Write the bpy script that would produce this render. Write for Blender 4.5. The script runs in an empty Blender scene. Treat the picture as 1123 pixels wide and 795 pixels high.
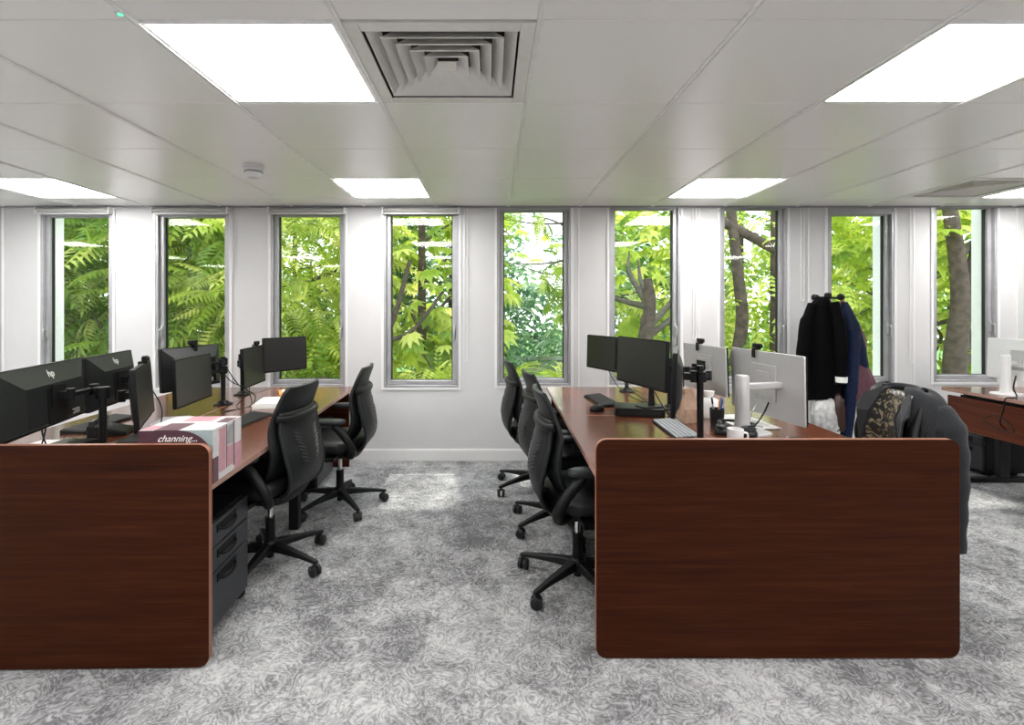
import bpy, bmesh, math, random
import numpy as np
from mathutils import Vector, Matrix, Euler
R = math.radians
random.seed(7); np.random.seed(7)
SC = bpy.context.scene
COL = SC.collection

# ------------------------------------------------------------------ camera, world, sun, exposure
F = 550.0                      # focal length in pixels of the 1123 wide frame
CZ = 1.40                      # eye height
D = 4.583                      # depth of the window wall
cam = bpy.data.cameras.new('camera'); cam.sensor_width = 36.0; cam.sensor_fit = 'HORIZONTAL'
cam.lens = 36.0 * F / 1123.0
cam.shift_x = (561.5 - 538.0) / 1123.0
cam.shift_y = -(397.5 - 337.0) / 1123.0
cam.clip_start = 0.05; cam.clip_end = 300
co = bpy.data.objects.new('camera', cam); COL.objects.link(co)
co.location = (0, 0, CZ); co.rotation_euler = (R(90), 0, 0)
SC.camera = co

w = bpy.data.worlds.new('sky'); SC.world = w; w.use_nodes = True
nt = w.node_tree; bg = nt.nodes['Background']
tc = nt.nodes.new('ShaderNodeTexCoord'); sp = nt.nodes.new('ShaderNodeSeparateXYZ')
rp = nt.nodes.new('ShaderNodeValToRGB')
rp.color_ramp.elements[0].position = 0.0; rp.color_ramp.elements[0].color = (0.95, 0.98, 1.0, 1)
rp.color_ramp.elements[1].position = 0.8; rp.color_ramp.elements[1].color = (0.72, 0.86, 1.0, 1)
nt.links.new(tc.outputs['Generated'], sp.inputs[0]); nt.links.new(sp.outputs['Z'], rp.inputs[0])
nt.links.new(rp.outputs[0], bg.inputs['Color'])
bg.inputs['Strength'].default_value = 2.0

sl = bpy.data.lights.new('sun', 'SUN'); sl.energy = 2.9; sl.angle = R(2.5); sl.color = (1.0, 0.96, 0.88)
so = bpy.data.objects.new('sun', sl); COL.objects.link(so)
so.rotation_euler = Vector((0.06, -0.46, -0.88)).to_track_quat('-Z', 'Y').to_euler()

PANEL_E = 14.0                  # emission of the ceiling light panels
SC.view_settings.view_transform = 'Standard'
SC.view_settings.look = 'None'
SC.view_settings.exposure = 0.97
SC.view_settings.gamma = 1.0
SC.view_settings.use_curve_mapping = False

# ------------------------------------------------------------------ materials
def new_mat(name):
    m = bpy.data.materials.new(name); m.use_nodes = True
    return m, m.node_tree.nodes, m.node_tree.links, m.node_tree.nodes['Principled BSDF']
def mat(name, col, rough=0.5, metal=0.0, spec=0.5, var=0.08, scale=30, bump=0.0, emit=0.0, coat=0.0, sheen=0.0):
    m, n, l, b = new_mat(name)
    tc = n.new('ShaderNodeTexCoord'); nz = n.new('ShaderNodeTexNoise'); nz.inputs['Scale'].default_value = scale
    nz.inputs['Detail'].default_value = 4
    l.new(tc.outputs['Object'], nz.inputs['Vector'])
    r = n.new('ShaderNodeValToRGB')
    a = [max(0, c * (1 - var)) for c in col]; c2 = [min(1, c * (1 + var)) for c in col]
    r.color_ramp.elements[0].position = .3; r.color_ramp.elements[1].position = .7
    r.color_ramp.elements[0].color = (*a, 1); r.color_ramp.elements[1].color = (*c2, 1)
    l.new(nz.outputs['Fac'], r.inputs[0]); l.new(r.outputs[0], b.inputs['Base Color'])
    b.inputs['Roughness'].default_value = rough; b.inputs['Metallic'].default_value = metal
    b.inputs['Specular IOR Level'].default_value = spec
    if coat: b.inputs['Coat Weight'].default_value = coat; b.inputs['Coat Roughness'].default_value = .15
    if sheen: b.inputs['Sheen Weight'].default_value = sheen
    if bump:
        bp = n.new('ShaderNodeBump'); bp.inputs['Strength'].default_value = bump; bp.inputs['Distance'].default_value = .003
        l.new(nz.outputs['Fac'], bp.inputs['Height']); l.new(bp.outputs[0], b.inputs['Normal'])
    if emit:
        b.inputs['Emission Color'].default_value = (1, 0.985, 0.96, 1); b.inputs['Emission Strength'].default_value = emit
    return m
def wood(name, dark, mid, light, axis, rough, coat=0.0, spec=.5):
    m, n, l, b = new_mat(name)
    tc = n.new('ShaderNodeTexCoord'); mp = n.new('ShaderNodeMapping')
    s = [42, 42, 42]; s['xyz'.index(axis)] = 1.5
    mp.inputs['Scale'].default_value = s; l.new(tc.outputs['Object'], mp.inputs['Vector'])
    n1 = n.new('ShaderNodeTexNoise'); n1.inputs['Scale'].default_value = 1.0; n1.inputs['Detail'].default_value = 7
    n1.inputs['Roughness'].default_value = .62; n1.inputs['Distortion'].default_value = .5
    l.new(mp.outputs[0], n1.inputs['Vector'])
    mp2 = n.new('ShaderNodeMapping'); s2 = [160, 160, 160]; s2['xyz'.index(axis)] = 5
    mp2.inputs['Scale'].default_value = s2; l.new(tc.outputs['Object'], mp2.inputs['Vector'])
    n2 = n.new('ShaderNodeTexNoise'); n2.inputs['Scale'].default_value = 1.0; n2.inputs['Detail'].default_value = 3
    l.new(mp2.outputs[0], n2.inputs['Vector'])
    mx = n.new('ShaderNodeMath'); mx.operation = 'MULTIPLY_ADD'; mx.inputs[1].default_value = .35
    l.new(n2.outputs['Fac'], mx.inputs[0]); 
    mm = n.new('ShaderNodeMath'); mm.operation = 'MULTIPLY'; mm.inputs[1].default_value = .72
    l.new(n1.outputs['Fac'], mm.inputs[0]); l.new(mm.outputs[0], mx.inputs[2])
    r = n.new('ShaderNodeValToRGB'); e = r.color_ramp.elements
    e[0].position = .34; e[0].color = (*dark, 1); e[1].position = .72; e[1].color = (*light, 1)
    k = e.new(.53); k.color = (*mid, 1)
    l.new(mx.outputs[0], r.inputs[0]); l.new(r.outputs[0], b.inputs['Base Color'])
    b.inputs['Roughness'].default_value = rough; b.inputs['Specular IOR Level'].default_value = spec
    if coat: b.inputs['Coat Weight'].default_value = coat; b.inputs['Coat Roughness'].default_value = .13
    return m

M = {}
M['wall'] = mat('wall_paint', (0.56, 0.56, 0.566), .75, var=.015, scale=6)
M['trim'] = mat('white_gloss_paint', (0.70, 0.70, 0.70), .35, var=.01)
M['alu'] = mat('aluminium_frame', (0.37, 0.37, 0.385), .42, metal=.35, var=.08, scale=12)
M['alu_dark'] = mat('aluminium_inner', (0.30, 0.30, 0.315), .45, metal=.35, var=.08, scale=12)
M['gasket'] = mat('black_gasket', (0.008, 0.009, 0.012), .6)
M['ext'] = mat('white_render', (0.86, 0.86, 0.86), .8, var=.03)
M['shade'] = mat('blind_fabric', (0.42, 0.42, 0.40), .8, var=.12, scale=200)
M['black'] = mat('black_plastic', (0.0055, 0.0055, 0.006), .45, spec=.22, var=.15)
M['black2'] = mat('charcoal_plastic', (0.010, 0.011, 0.012), .42, spec=.3, var=.15)
M['blackmetal'] = mat('black_metal', (0.006, 0.006, 0.0065), .4, spec=.3)
M['fabric'] = mat('black_fabric', (0.018, 0.018, 0.020), .85, var=.3, scale=350, bump=.4, sheen=.2)
M['shell'] = mat('back_shell', (0.008, 0.009, 0.0095), .45, spec=.28, var=.12)
M['leather'] = mat('seat_black', (0.008, 0.008, 0.009), .42, spec=.3, var=.2, scale=60, bump=.1)
M['armpad'] = mat('arm_pad', (0.011, 0.0125, 0.015), .42, spec=.3)
M['chrome'] = mat('chrome', (0.75, 0.75, 0.76), .18, metal=1)
M['screen'] = mat('screen_glass', (0.006, 0.006, 0.006), .12, spec=.5, var=.0)
M['screen_m'] = mat('screen_matte', (0.016, 0.0155, 0.015), .30, spec=.45, var=.0)
M['hpback'] = mat('monitor_back_black', (0.008, 0.0095, 0.0095), .40, spec=.35, var=.08)
M['silver'] = mat('monitor_silver', (0.50, 0.50, 0.51), .36, metal=.2, var=.02)
M['white_pl'] = mat('white_plastic', (0.78, 0.78, 0.79), .4, var=.02)
M['logo'] = mat('logo_silver', (0.75, 0.75, 0.75), .35, metal=.2)
M['pedestal'] = mat('dark_grey_steel', (0.030, 0.032, 0.037), .36, metal=.3, var=.05)
M['keys'] = mat('key_caps', (0.26, 0.28, 0.30), .5)
M['keyblack'] = mat('key_caps_black', (0.03, 0.03, 0.032), .5)
M['paper'] = mat('paper', (0.82, 0.82, 0.80), .8, var=.03)
M['steel'] = mat('grey_steel', (0.45, 0.46, 0.47), .35, metal=.6)
M['box_purple'] = mat('carton_purple', (0.060, 0.016, 0.030), .5)
M['box_teal'] = mat('carton_teal', (0.30, 0.37, 0.38), .55)
M['box_grey'] = mat('carton_pale', (0.50, 0.48, 0.49), .55)
M['box_pink'] = mat('carton_pink', (0.42, 0.22, 0.25), .55)
M['box_dark'] = mat('carton_maroon', (0.10, 0.05, 0.065), .55)
M['kraft'] = mat('kraft_paper', (0.36, 0.24, 0.17), .8, var=.15)
M['orange'] = mat('orange_card', (0.75, 0.32, 0.10), .6)
M['blue'] = mat('blue_plastic', (0.03, 0.12, 0.35), .4)
M['ceil_tile'] = mat('metal_ceiling_tile', (0.965, 0.955, 0.945), .32, spec=.62, var=.012, scale=3)
M['ceil_bar'] = mat('ceiling_bar', (0.97, 0.965, 0.955), .35)
M['ceil_dark'] = mat('ceiling_void', (0.04, 0.04, 0.04), .9)
M['vent'] = mat('vent_enamel', (0.82, 0.81, 0.78), .45, var=.03)
M['vent_dark'] = mat('vent_duct', (0.05, 0.048, 0.045), .8)
M['panel'] = mat('light_panel', (0.9, 0.9, 0.9), .5, emit=PANEL_E, var=0)
M['led'] = mat('green_led', (0.1, 0.8, 0.4), .4); 
_b = M['led'].node_tree.nodes['Principled BSDF']; _b.inputs['Emission Color'].default_value = (.1, .9, .4, 1); _b.inputs['Emission Strength'].default_value = .8
M['suit'] = mat('suit_wool', (0.020, 0.021, 0.024), .9, spec=.1, var=.3, scale=300, bump=.3, sheen=.12)
M['coat_black'] = mat('coat_black', (0.003, 0.003, 0.0035), .95, spec=.05, var=.2, scale=80)
M['navy'] = mat('navy_cloth', (0.0045, 0.011, 0.036), .7, spec=.2, var=.3, scale=40)
M['dknavy'] = mat('dark_navy_cloth', (0.004, 0.005, 0.014), .8, var=.3, scale=40)
M['maroon'] = mat('maroon_cloth', (0.085, 0.028, 0.045), .8, var=.2, scale=50)
M['taupe'] = mat('taupe_cloth', (0.20, 0.115, 0.09), .8, var=.2, scale=50)
M['bagfilm'] = mat('clear_grey_bag', (0.45, 0.45, 0.45), .3, var=.35, scale=25, bump=.5)
M['wood_panel_shaded'] = wood('mahogany_panel_shaded', (0.017, 0.0034, 0.0007), (0.034, 0.0071, 0.0013), (0.060, 0.0138, 0.0028), 'x', .45, spec=.12)  # desk wood darkened: the weaker light on the end panels is in the colour
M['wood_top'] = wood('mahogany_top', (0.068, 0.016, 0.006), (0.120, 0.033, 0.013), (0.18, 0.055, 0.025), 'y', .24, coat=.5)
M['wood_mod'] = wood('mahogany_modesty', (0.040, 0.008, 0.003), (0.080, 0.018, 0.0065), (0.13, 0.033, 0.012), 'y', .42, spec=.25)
M['edge'] = mat('edge_band', (0.34, 0.20, 0.16), .35, var=.05)
M['edge_dark'] = mat('edge_band_dark', (0.22, 0.09, 0.055), .35, var=.05)
M['bark'] = mat('bark', (0.085, 0.062, 0.045), .9, var=.45, scale=14, bump=.8)
M['bark_thin'] = mat('bark_thin', (0.10, 0.085, 0.06), .9, var=.35, scale=20)
M['grass'] = mat('lawn', (0.10, 0.22, 0.04), .95, var=.5, scale=6)
M['stone'] = mat('garden_stone', (0.42, 0.42, 0.40), .8, var=.2, scale=8)

def glass_mat():
    m = bpy.data.materials.new('window_glass'); m.use_nodes = True
    n = m.node_tree.nodes; l = m.node_tree.links; n.clear()
    o = n.new('ShaderNodeOutputMaterial'); t = n.new('ShaderNodeBsdfTransparent'); g = n.new('ShaderNodeBsdfGlossy')
    lw = n.new('ShaderNodeLayerWeight'); lw.inputs['Blend'].default_value = .5
    pw = n.new('ShaderNodeMath'); pw.operation = 'POWER'; pw.inputs[1].default_value = 5; l.new(lw.outputs['Facing'], pw.inputs[0])
    fr = n.new('ShaderNodeMath'); fr.operation = 'MULTIPLY_ADD'; fr.inputs[1].default_value = .6; fr.inputs[2].default_value = .02
    l.new(pw.outputs[0], fr.inputs[0])
    t.inputs['Color'].default_value = (.97, .985, .98, 1); g.inputs['Roughness'].default_value = .02
    mx = n.new('ShaderNodeMixShader')
    l.new(fr.outputs[0], mx.inputs[0]); l.new(t.outputs[0], mx.inputs[1]); l.new(g.outputs[0], mx.inputs[2]); l.new(mx.outputs[0], o.inputs[0])
    return m
M['glass'] = glass_mat()

def carpet():
    m, n, l, b = new_mat('patterned_carpet')
    tc = n.new('ShaderNodeTexCoord')
    def noise(scale, detail, dist=0.0, rough=.5):
        x = n.new('ShaderNodeTexNoise'); x.inputs['Scale'].default_value = scale; x.inputs['Detail'].default_value = detail
        x.inputs['Distortion'].default_value = dist; x.inputs['Roughness'].default_value = rough
        l.new(tc.outputs['Object'], x.inputs['Vector']); return x.outputs['Fac']
    def mth(op, a, bb=None, c=None):
        x = n.new('ShaderNodeMath'); x.operation = op
        for i, v in enumerate((a, bb, c)):
            if v is None: continue
            if isinstance(v, (int, float)): x.inputs[i].default_value = v
            else: l.new(v, x.inputs[i])
        return x.outputs[0]
    curl = mth('SINE', mth('MULTIPLY', noise(9, 2, 1.6), 48))            # curling contour lines
    curl2 = mth('SINE', mth('MULTIPLY', noise(21, 1, 1.0), 30))
    blotch = noise(1.7, 5, .4, .6)
    blotch2 = noise(6.5, 4, .3, .6)
    mask = mth('SMOOTH_MIN', 1.0, mth('MULTIPLY', blotch2, 1.3), .1)
    v = mth('MULTIPLY_ADD', curl, 0.12, 0.5)
    v = mth('MULTIPLY_ADD', curl2, 0.09, v)
    v = mth('ADD', v, mth('MULTIPLY', mth('SUBTRACT', blotch, .5), 0.80))
    v = mth('ADD', v, mth('MULTIPLY', mth('SUBTRACT', blotch2, .5), 0.85))
    # carpet tiles, each of its own tone
    mp = n.new('ShaderNodeMapping'); mp.inputs['Scale'].default_value = (1/.55, 1/.55, 1); mp.inputs['Location'].default_value = (.49, .40, 0)
    l.new(tc.outputs['Object'], mp.inputs['Vector'])
    fl = n.new('ShaderNodeVectorMath'); fl.operation = 'FLOOR'; l.new(mp.outputs[0], fl.inputs[0])
    wn = n.new('ShaderNodeTexWhiteNoise'); wn.noise_dimensions = '2D'; l.new(fl.outputs[0], wn.inputs['Vector'])
    v = mth('ADD', v, mth('MULTIPLY', mth('SUBTRACT', wn.outputs['Value'], .5), 0.16))
    r = n.new('ShaderNodeValToRGB'); e = r.color_ramp.elements
    e[0].position = .22; e[0].color = (.105, .105, .11, 1); e[1].position = .80; e[1].color = (.42, .42, .423, 1)
    k = e.new(.5); k.color = (.245, .245, .251, 1)
    l.new(v, r.inputs[0]); l.new(r.outputs[0], b.inputs['Base Color'])
    b.inputs['Roughness'].default_value = .95; b.inputs['Specular IOR Level'].default_value = .2
    bp = n.new('ShaderNodeBump'); bp.inputs['Strength'].default_value = .35; bp.inputs['Distance'].default_value = .004
    l.new(curl, bp.inputs['Height']); l.new(bp.outputs[0], b.inputs['Normal'])
    return m
M['carpet'] = carpet()

def leafmat(name, c1, c2, c3, tr=.45):
    m = bpy.data.materials.new(name); m.use_nodes = True
    n = m.node_tree.nodes; l = m.node_tree.links; n.clear()
    o = n.new('ShaderNodeOutputMaterial')
    g = n.new('ShaderNodeNewGeometry')
    at = n.new('ShaderNodeAttribute'); at.attribute_name = 'leaf_tone'
    r = n.new('ShaderNodeValToRGB'); e = r.color_ramp.elements
    e[0].position = .05; e[0].color = (*c1, 1); e[1].position = .95; e[1].color = (*c3, 1); k = e.new(.5); k.color = (*c2, 1)
    l.new(at.outputs['Fac'], r.inputs[0])
    d = n.new('ShaderNodeBsdfPrincipled'); d.inputs['Roughness'].default_value = .42; d.inputs['Specular IOR Level'].default_value = .45
    t = n.new('ShaderNodeBsdfTranslucent')
    l.new(r.outputs[0], d.inputs['Base Color'])
    hs = n.new('ShaderNodeHueSaturation'); hs.inputs['Value'].default_value = 1.25; hs.inputs['Hue'].default_value = .488
    l.new(r.outputs[0], hs.inputs['Color']); l.new(hs.outputs[0], t.inputs['Color'])
    mx = n.new('ShaderNodeMixShader'); mx.inputs[0].default_value = tr
    l.new(d.outputs[0], mx.inputs[1]); l.new(t.outputs[0], mx.inputs[2]); l.new(mx.outputs[0], o.inputs[0])
    return m
M['leaf_a'] = leafmat('leaf_bright', (.17, .29, .03), (.44, .56, .07), (.80, .80, .24), .5)
M['leaf_b'] = leafmat('leaf_mid', (.09, .19, .03), (.27, .42, .06), (.64, .68, .19), .5)
M['leaf_c'] = leafmat('leaf_blue', (.05, .14, .07), (.14, .28, .13), (.36, .50, .22), .45)

# ------------------------------------------------------------------ helpers
def link(o, parent=None):
    COL.objects.link(o)
    if parent is not None: o.parent = parent
    return o
def empty(name, loc, rz=0.0, parent=None):
    o = bpy.data.objects.new(name, None); o.empty_display_size = .05
    link(o, parent); o.location = loc; o.rotation_euler = (0, 0, rz)
    return o
def tag(o, label, cat, group=None, kind=None):
    o['label'] = label; o['category'] = cat
    if group: o['group'] = group
    if kind: o['kind'] = kind
    return o
def obj(name, bm, m, parent=None, smooth=35, bevel=0.0, seg=2, subs=0, solid=0.0, loc=None, rot=None):
    me = bpy.data.meshes.new(name)
    bmesh.ops.recalc_face_normals(bm, faces=bm.faces)
    bm.to_mesh(me); bm.free()
    ms = m if isinstance(m, (list, tuple)) else [m]
    for x in ms: me.materials.append(x)
    if smooth:
        me.shade_smooth(); me.set_sharp_from_angle(angle=R(smooth))
    o = bpy.data.objects.new(name, me); link(o, parent)
    if loc is not None: o.location = loc
    if rot is not None: o.rotation_euler = rot
    if solid:
        md = o.modifiers.new('solid', 'SOLIDIFY'); md.thickness = solid; md.offset = 0
    if bevel:
        md = o.modifiers.new('bevel', 'BEVEL'); md.width = bevel; md.segments = seg; md.limit_method = 'ANGLE'; md.angle_limit = R(40)
    if subs:
        md = o.modifiers.new('sub', 'SUBSURF'); md.levels = subs; md.render_levels = subs
    return o
def struct(name, bm, m, **k):
    o = obj(name, bm, m, **k); o['kind'] = 'structure'; return o
def NB(): return bmesh.new()
def box(bm, x0, x1, y0, y1, z0, z1, mi=0, mx=None):
    c = [(x0, y0, z0), (x1, y0, z0), (x1, y1, z0), (x0, y1, z0), (x0, y0, z1), (x1, y0, z1), (x1, y1, z1), (x0, y1, z1)]
    v = [bm.verts.new((mx @ Vector(p)) if mx else p) for p in c]
    for f in ((0, 3, 2, 1), (4, 5, 6, 7), (0, 1, 5, 4), (1, 2, 6, 5), (2, 3, 7, 6), (3, 0, 4, 7)):
        bm.faces.new([v[i] for i in f]).material_index = mi
    return v
def cbox(bm, c, s, mi=0, rot=None):
    mx = Matrix.Translation(c) @ (Euler(rot).to_matrix().to_4x4() if rot else Matrix())
    return box(bm, -s[0]/2, s[0]/2, -s[1]/2, s[1]/2, -s[2]/2, s[2]/2, mi, mx)
def loft(bm, rings, cap=True, closed=True, mi=0):
    vs = [[bm.verts.new(p) for p in r] for r in rings]
    n = len(rings[0])
    for a, b in zip(vs[:-1], vs[1:]):
        for i in range(n if closed else n - 1):
            j = (i + 1) % n
            bm.faces.new((a[i], a[j], b[j], b[i])).material_index = mi
    if cap and closed:
        bm.faces.new(vs[0][::-1]).material_index = mi; bm.faces.new(vs[-1]).material_index = mi
    return vs
def tube(bm, pts, rad, seg=8, mi=0, flat=1.0, cap=True):
    pts = [Vector(p) for p in pts]; n = len(pts)
    rads = rad if isinstance(rad, (list, tuple)) else [rad] * n
    rings = []; up = None
    for i, p in enumerate(pts):
        t = (pts[min(i+1, n-1)] - pts[max(i-1, 0)]).normalized()
        if up is None:
            up = Vector((0, 0, 1)) if abs(t.z) < .9 else Vector((1, 0, 0))
        s = t.cross(up).normalized(); up = s.cross(t).normalized()
        rings.append([p + (s * math.cos(2*math.pi*k/seg) + up * math.sin(2*math.pi*k/seg) * flat) * rads[i] for k in range(seg)])
    loft(bm, rings, cap, mi=mi)
def cyl(bm, a, b, r, seg=16, mi=0, r2=None): tube(bm, [a, b], [r, r if r2 is None else r2], seg, mi)
def smooth_path(pts, n=6):
    P = [Vector(p) for p in pts]; P = [P[0]*2-P[1]] + P + [P[-1]*2-P[-2]]
    out = []
    for i in range(1, len(P)-2):
        for k in range(n):
            t = k/n; a, b, c, d = P[i-1], P[i], P[i+1], P[i+2]
            out.append(.5*((2*b)+(c-a)*t+(2*a-5*b+4*c-d)*t*t+(3*b-a-3*c+d)*t**3))
    out.append(P[-2]); return out
def sup(rx, ry, cx, cy, z, n=28, e=3.2):
    r = []
    for k in range(n):
        a = 2*math.pi*k/n; c, s = math.cos(a), math.sin(a)
        r.append(Vector((cx + rx*math.copysign(abs(c)**(2/e), c), cy + ry*math.copysign(abs(s)**(2/e), s), z)))
    return r
def rrect(x0, x1, z0, z1, r, n=7):
    pts = []
    for cx, cz, a0 in ((x1-r, z1-r, 0), (x0+r, z1-r, 90), (x0+r, z0+r, 180), (x1-r, z0+r, 270)):
        for k in range(n+1):
            a = R(a0 + 90*k/n); pts.append((cx + r*math.cos(a), cz + r*math.sin(a)))
    return pts
def prism_y(bm, pts, y0, y1, mi=0, side=None):
    a = [bm.verts.new((x, y0, z)) for x, z in pts]; b = [bm.verts.new((x, y1, z)) for x, z in pts]
    bm.faces.new(a).material_index = mi; bm.faces.new(b[::-1]).material_index = mi
    n = len(pts)
    for i in range(n):
        j = (i+1) % n
        bm.faces.new((a[i], a[j], b[j], b[i])).material_index = mi if side is None else side
def text_obj(name, body, size, m, parent, loc, rot, shear=0.0, ext=.0008):
    cu = bpy.data.curves.new(name, 'FONT'); cu.body = body; cu.size = size; cu.shear = shear; cu.extrude = ext
    cu.align_x = 'CENTER'; cu.align_y = 'CENTER'
    t = bpy.data.objects.new(name, cu); COL.objects.link(t)
    bpy.context.view_layer.update()
    me = bpy.data.meshes.new_from_object(t.evaluated_get(bpy.context.evaluated_depsgraph_get()))
    bpy.data.objects.remove(t)
    me.materials.clear(); me.materials.append(m)
    o = bpy.data.objects.new(name, me); link(o, parent); o.location = loc; o.rotation_euler = rot
    return o
def copy_tree(o, parent=None):
    c = o.copy(); COL.objects.link(c)
    if parent is not None: c.parent = parent
    for ch in list(o.children): copy_tree(ch, c)
    return c
def px(x, Y): return (x - 538.0) * Y / F
def pz(y, Y): return CZ - (y - 337.0) * Y / F

# ------------------------------------------------------------------ room shell
H = CZ + .925
XL, XR, YB = -6.6, 6.9, -3.2
bm = NB(); box(bm, XL-.1, XR+.1, YB-.1, D+.0, -.1, 0); struct('floor', bm, M['carpet'], smooth=0)
bm = NB(); box(bm, XL-.12, XL, YB, D+.11, 0, H+.2); struct('wall_left', bm, M['wall'], smooth=0)
bm = NB(); box(bm, XR, XR+.12, YB, D+.11, 0, H+.2); struct('wall_right', bm, M['wall'], smooth=0)
bm = NB(); box(bm, XL, XR, YB-.12, YB, 0, H+.2); struct('wall_front', bm, M['wall'], smooth=0)

#        outer l, r,  glass top px, outer bottom px
WIN = [(45, 124, 238, 425), (171, 252, 238, 425), (297, 379, 237, 424), (421, 503, 236, 425), (545, 626, 232, 423),
       (668, 746, 230, 422), (789, 863, 230, 421), (907, 980, 236, 421), (1023, 1093, 228.5, 419)]
WX = [((a-538)/120.0, (b-538)/120.0) for a, b, _, _ in WIN]
extra = (WX[0][0]-1.01, WX[0][1]-1.01)
WXA = [(extra, 425)] + [(WX[i], WIN[i][3]) for i in range(9)] + [((5.00, 5.58), 419)]
bm = NB(); prev = XL
WT = .11
for (a, b), bot in WXA:
    box(bm, prev, a, D, D+WT, 0, H+.2)
    box(bm, a, b, D, D+WT, 0, CZ-(bot-337)/120.0)
    box(bm, a, b, D, D+WT, H-.005, H+.2)
    prev = b
box(bm, prev, XR, D, D+WT, 0, H+.2)
struct('wall_back', bm, M['wall'], smooth=0)
bm = NB(); box(bm, XL, XR, D-.014, D, 0, .098); box(bm, XL, XR, D-.009, D, .098, .108); struct('baseboard_back', bm, M['trim'], smooth=0, bevel=.002)
bm = NB(); box(bm, XL, XR, D-.018, D-.002, H-.016, H); struct('trim_1', bm, M['alu_dark'], smooth=0)
bm = NB()
for (a, b), bot in WXA:      # white bead around each opening
    z0 = CZ-(bot-337)/120.0
    box(bm, a-.022, a, D-.010, D, z0-.02, H-.017); box(bm, b, b+.022, D-.010, D, z0-.02, H-.017); box(bm, a, b, D-.010, D, z0-.02, z0)
struct('trim_2', bm, M['trim'], smooth=0)
bm = NB()
for a in (0.80, 1.90, 2.90, 3.86, 4.80):      # shallow pier panels to the right
    box(bm, a, a+.012, D-.006, D, .11, H-.017)
struct('trim_3', bm, M['trim'], smooth=0)

def window(i, a, b, gtop, bot, fin=None):
    z0 = CZ-(bot-337)/120.0; z1 = H-.005
    gt = CZ-(gtop-337)/120.0; 
    root = empty('window_%d' % i, ((a+b)/2, D, z0)); root['kind'] = 'structure'
    w = (b-a)/2; h = z1-z0; t = gt-z0
    bm = NB()
    for s in (-1, 1):
        x0, x1 = sorted((s*w, s*(w-.022))); box(bm, x0, x1, -.006, .10, 0, h)
    box(bm, -w+.022, w-.022, -.006, .10, 0, .022); box(bm, -w+.022, w-.022, -.006, .10, t+.01, h)
    obj('window_frame', bm, M['alu'], root, bevel=.002)
    bm = NB(); q = w-.024
    for s in (-1, 1):
        x0, x1 = sorted((s*q, s*(q-.034))); box(bm, x0, x1, .022, .075, .024, t+.012)
    box(bm, -q+.034, q-.034, .022, .075, .024, .062); box(bm, -q+.034, q-.034, .022, .075, t, t+.012)
    obj('sash', bm, M['alu'], root, bevel=.003)
    bm = NB(); q2 = q-.034
    for s in (-1, 1):
        x0, x1 = sorted((s*q2, s*(q2-.009))); box(bm, x0, x1, .050, .072, .062, t)
    box(bm, -q2+.009, q2-.009, .050, .072, .062, .067)
    obj('gasket', bm, M['gasket'], root, smooth=0)
    bm = NB(); box(bm, -q2, q2, .060, .064, .062, t); obj('window_pane', bm, M['glass'], root, smooth=0)
    hx = (1 if i >= 3 else -1) * (q-.017)
    bm = NB(); box(bm, hx-.010, hx+.010, .008, .024, .46, .56); tube(bm, smooth_path([(hx, .01, .53), (hx, -.02, .53), (hx, -.026, .50), (hx, -.024, .44)]), .0075, 8)
    obj('handle', bm, M['steel'], root, bevel=.002)
    if fin:
        bm = NB(); x = (w-.04)*fin
        x0, x1 = sorted((x, x+fin*.35)); box(bm, x0, x1, .105, .20, -.8, 2.4)
        obj('outer_reveal', bm, M['ext'], root, smooth=0)
    return root
for i, (a, b) in enumerate(WX):
    window(i+1, a, b, WIN[i][2], WIN[i][3], {0: -1, 7: 1, 8: 1}.get(i))
window(10, extra[0], extra[1], 238, 425, -1); window(11, 5.0, 5.58, 228.5, 419, 1)

# roller blind cassettes on the left windows and pull cords
names = ['leftmost window', 'second window from the left', 'third window from the left', 'window left of the empty aisle middle']
for i in range(4):
    a, b = WX[i]; gt = CZ-(WIN[i][2]-337)/120.0
    r = empty('roller_blind', ((a+b)/2, D, H-.018)); wd = (b-a)/2-.004
    tag(r, 'grey rolled blind heading the '+names[i], 'blind', 'roller blinds at the window heads')
    bm = NB(); cyl(bm, (-wd, -.034, -.028), (wd, -.034, -.028), .022, 20); obj('fabric_roll', bm, M['shade'], r)
    bm = NB(); box(bm, -wd, wd, -.046, -.030, -.064, -.050); obj('bottom_bar', bm, M['trim'], r, bevel=.003)
    for s in (-1, 1):
        bm = NB(); x0, x1 = sorted((s*wd, s*(wd+.012))); box(bm, x0, x1, -.064, -.008, -.060, -.001); obj('end_bracket', bm, M['trim'], r, bevel=.003)
cords = [(509, 396, 'beside the fourth window'), (759, 372, 'between the sixth and seventh windows'), (877, 330, 'left of the coat stand'), (996, 398, 'between the eighth and ninth windows'), (252.8, 300, 'beside the second window')]
for x, yb, s in cords:
    X = (x-538)/120.0; z1 = CZ-(yb-337)/120.0
    r = empty('blind_cord', (X, D-.02, z1)); tag(r, 'thin white blind cord hanging on the wall '+s, 'cord', 'blind cords')
    L = H-.02-z1
    bm = NB(); tube(bm, [(0, 0, .02), (0, 0, L)], .0035, 6); tube(bm, [(.028, 0, .02), (.028, 0, L)], .0035, 6)
    obj('cord', bm, M['trim'], r)
    bm = NB(); tube(bm, smooth_path([(0, 0, .03), (.004, 0, .005), (.014, 0, 0), (.024, 0, .005), (.028, 0, .03)]), .0045, 6); obj('cord_end', bm, M['trim'], r)

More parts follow.
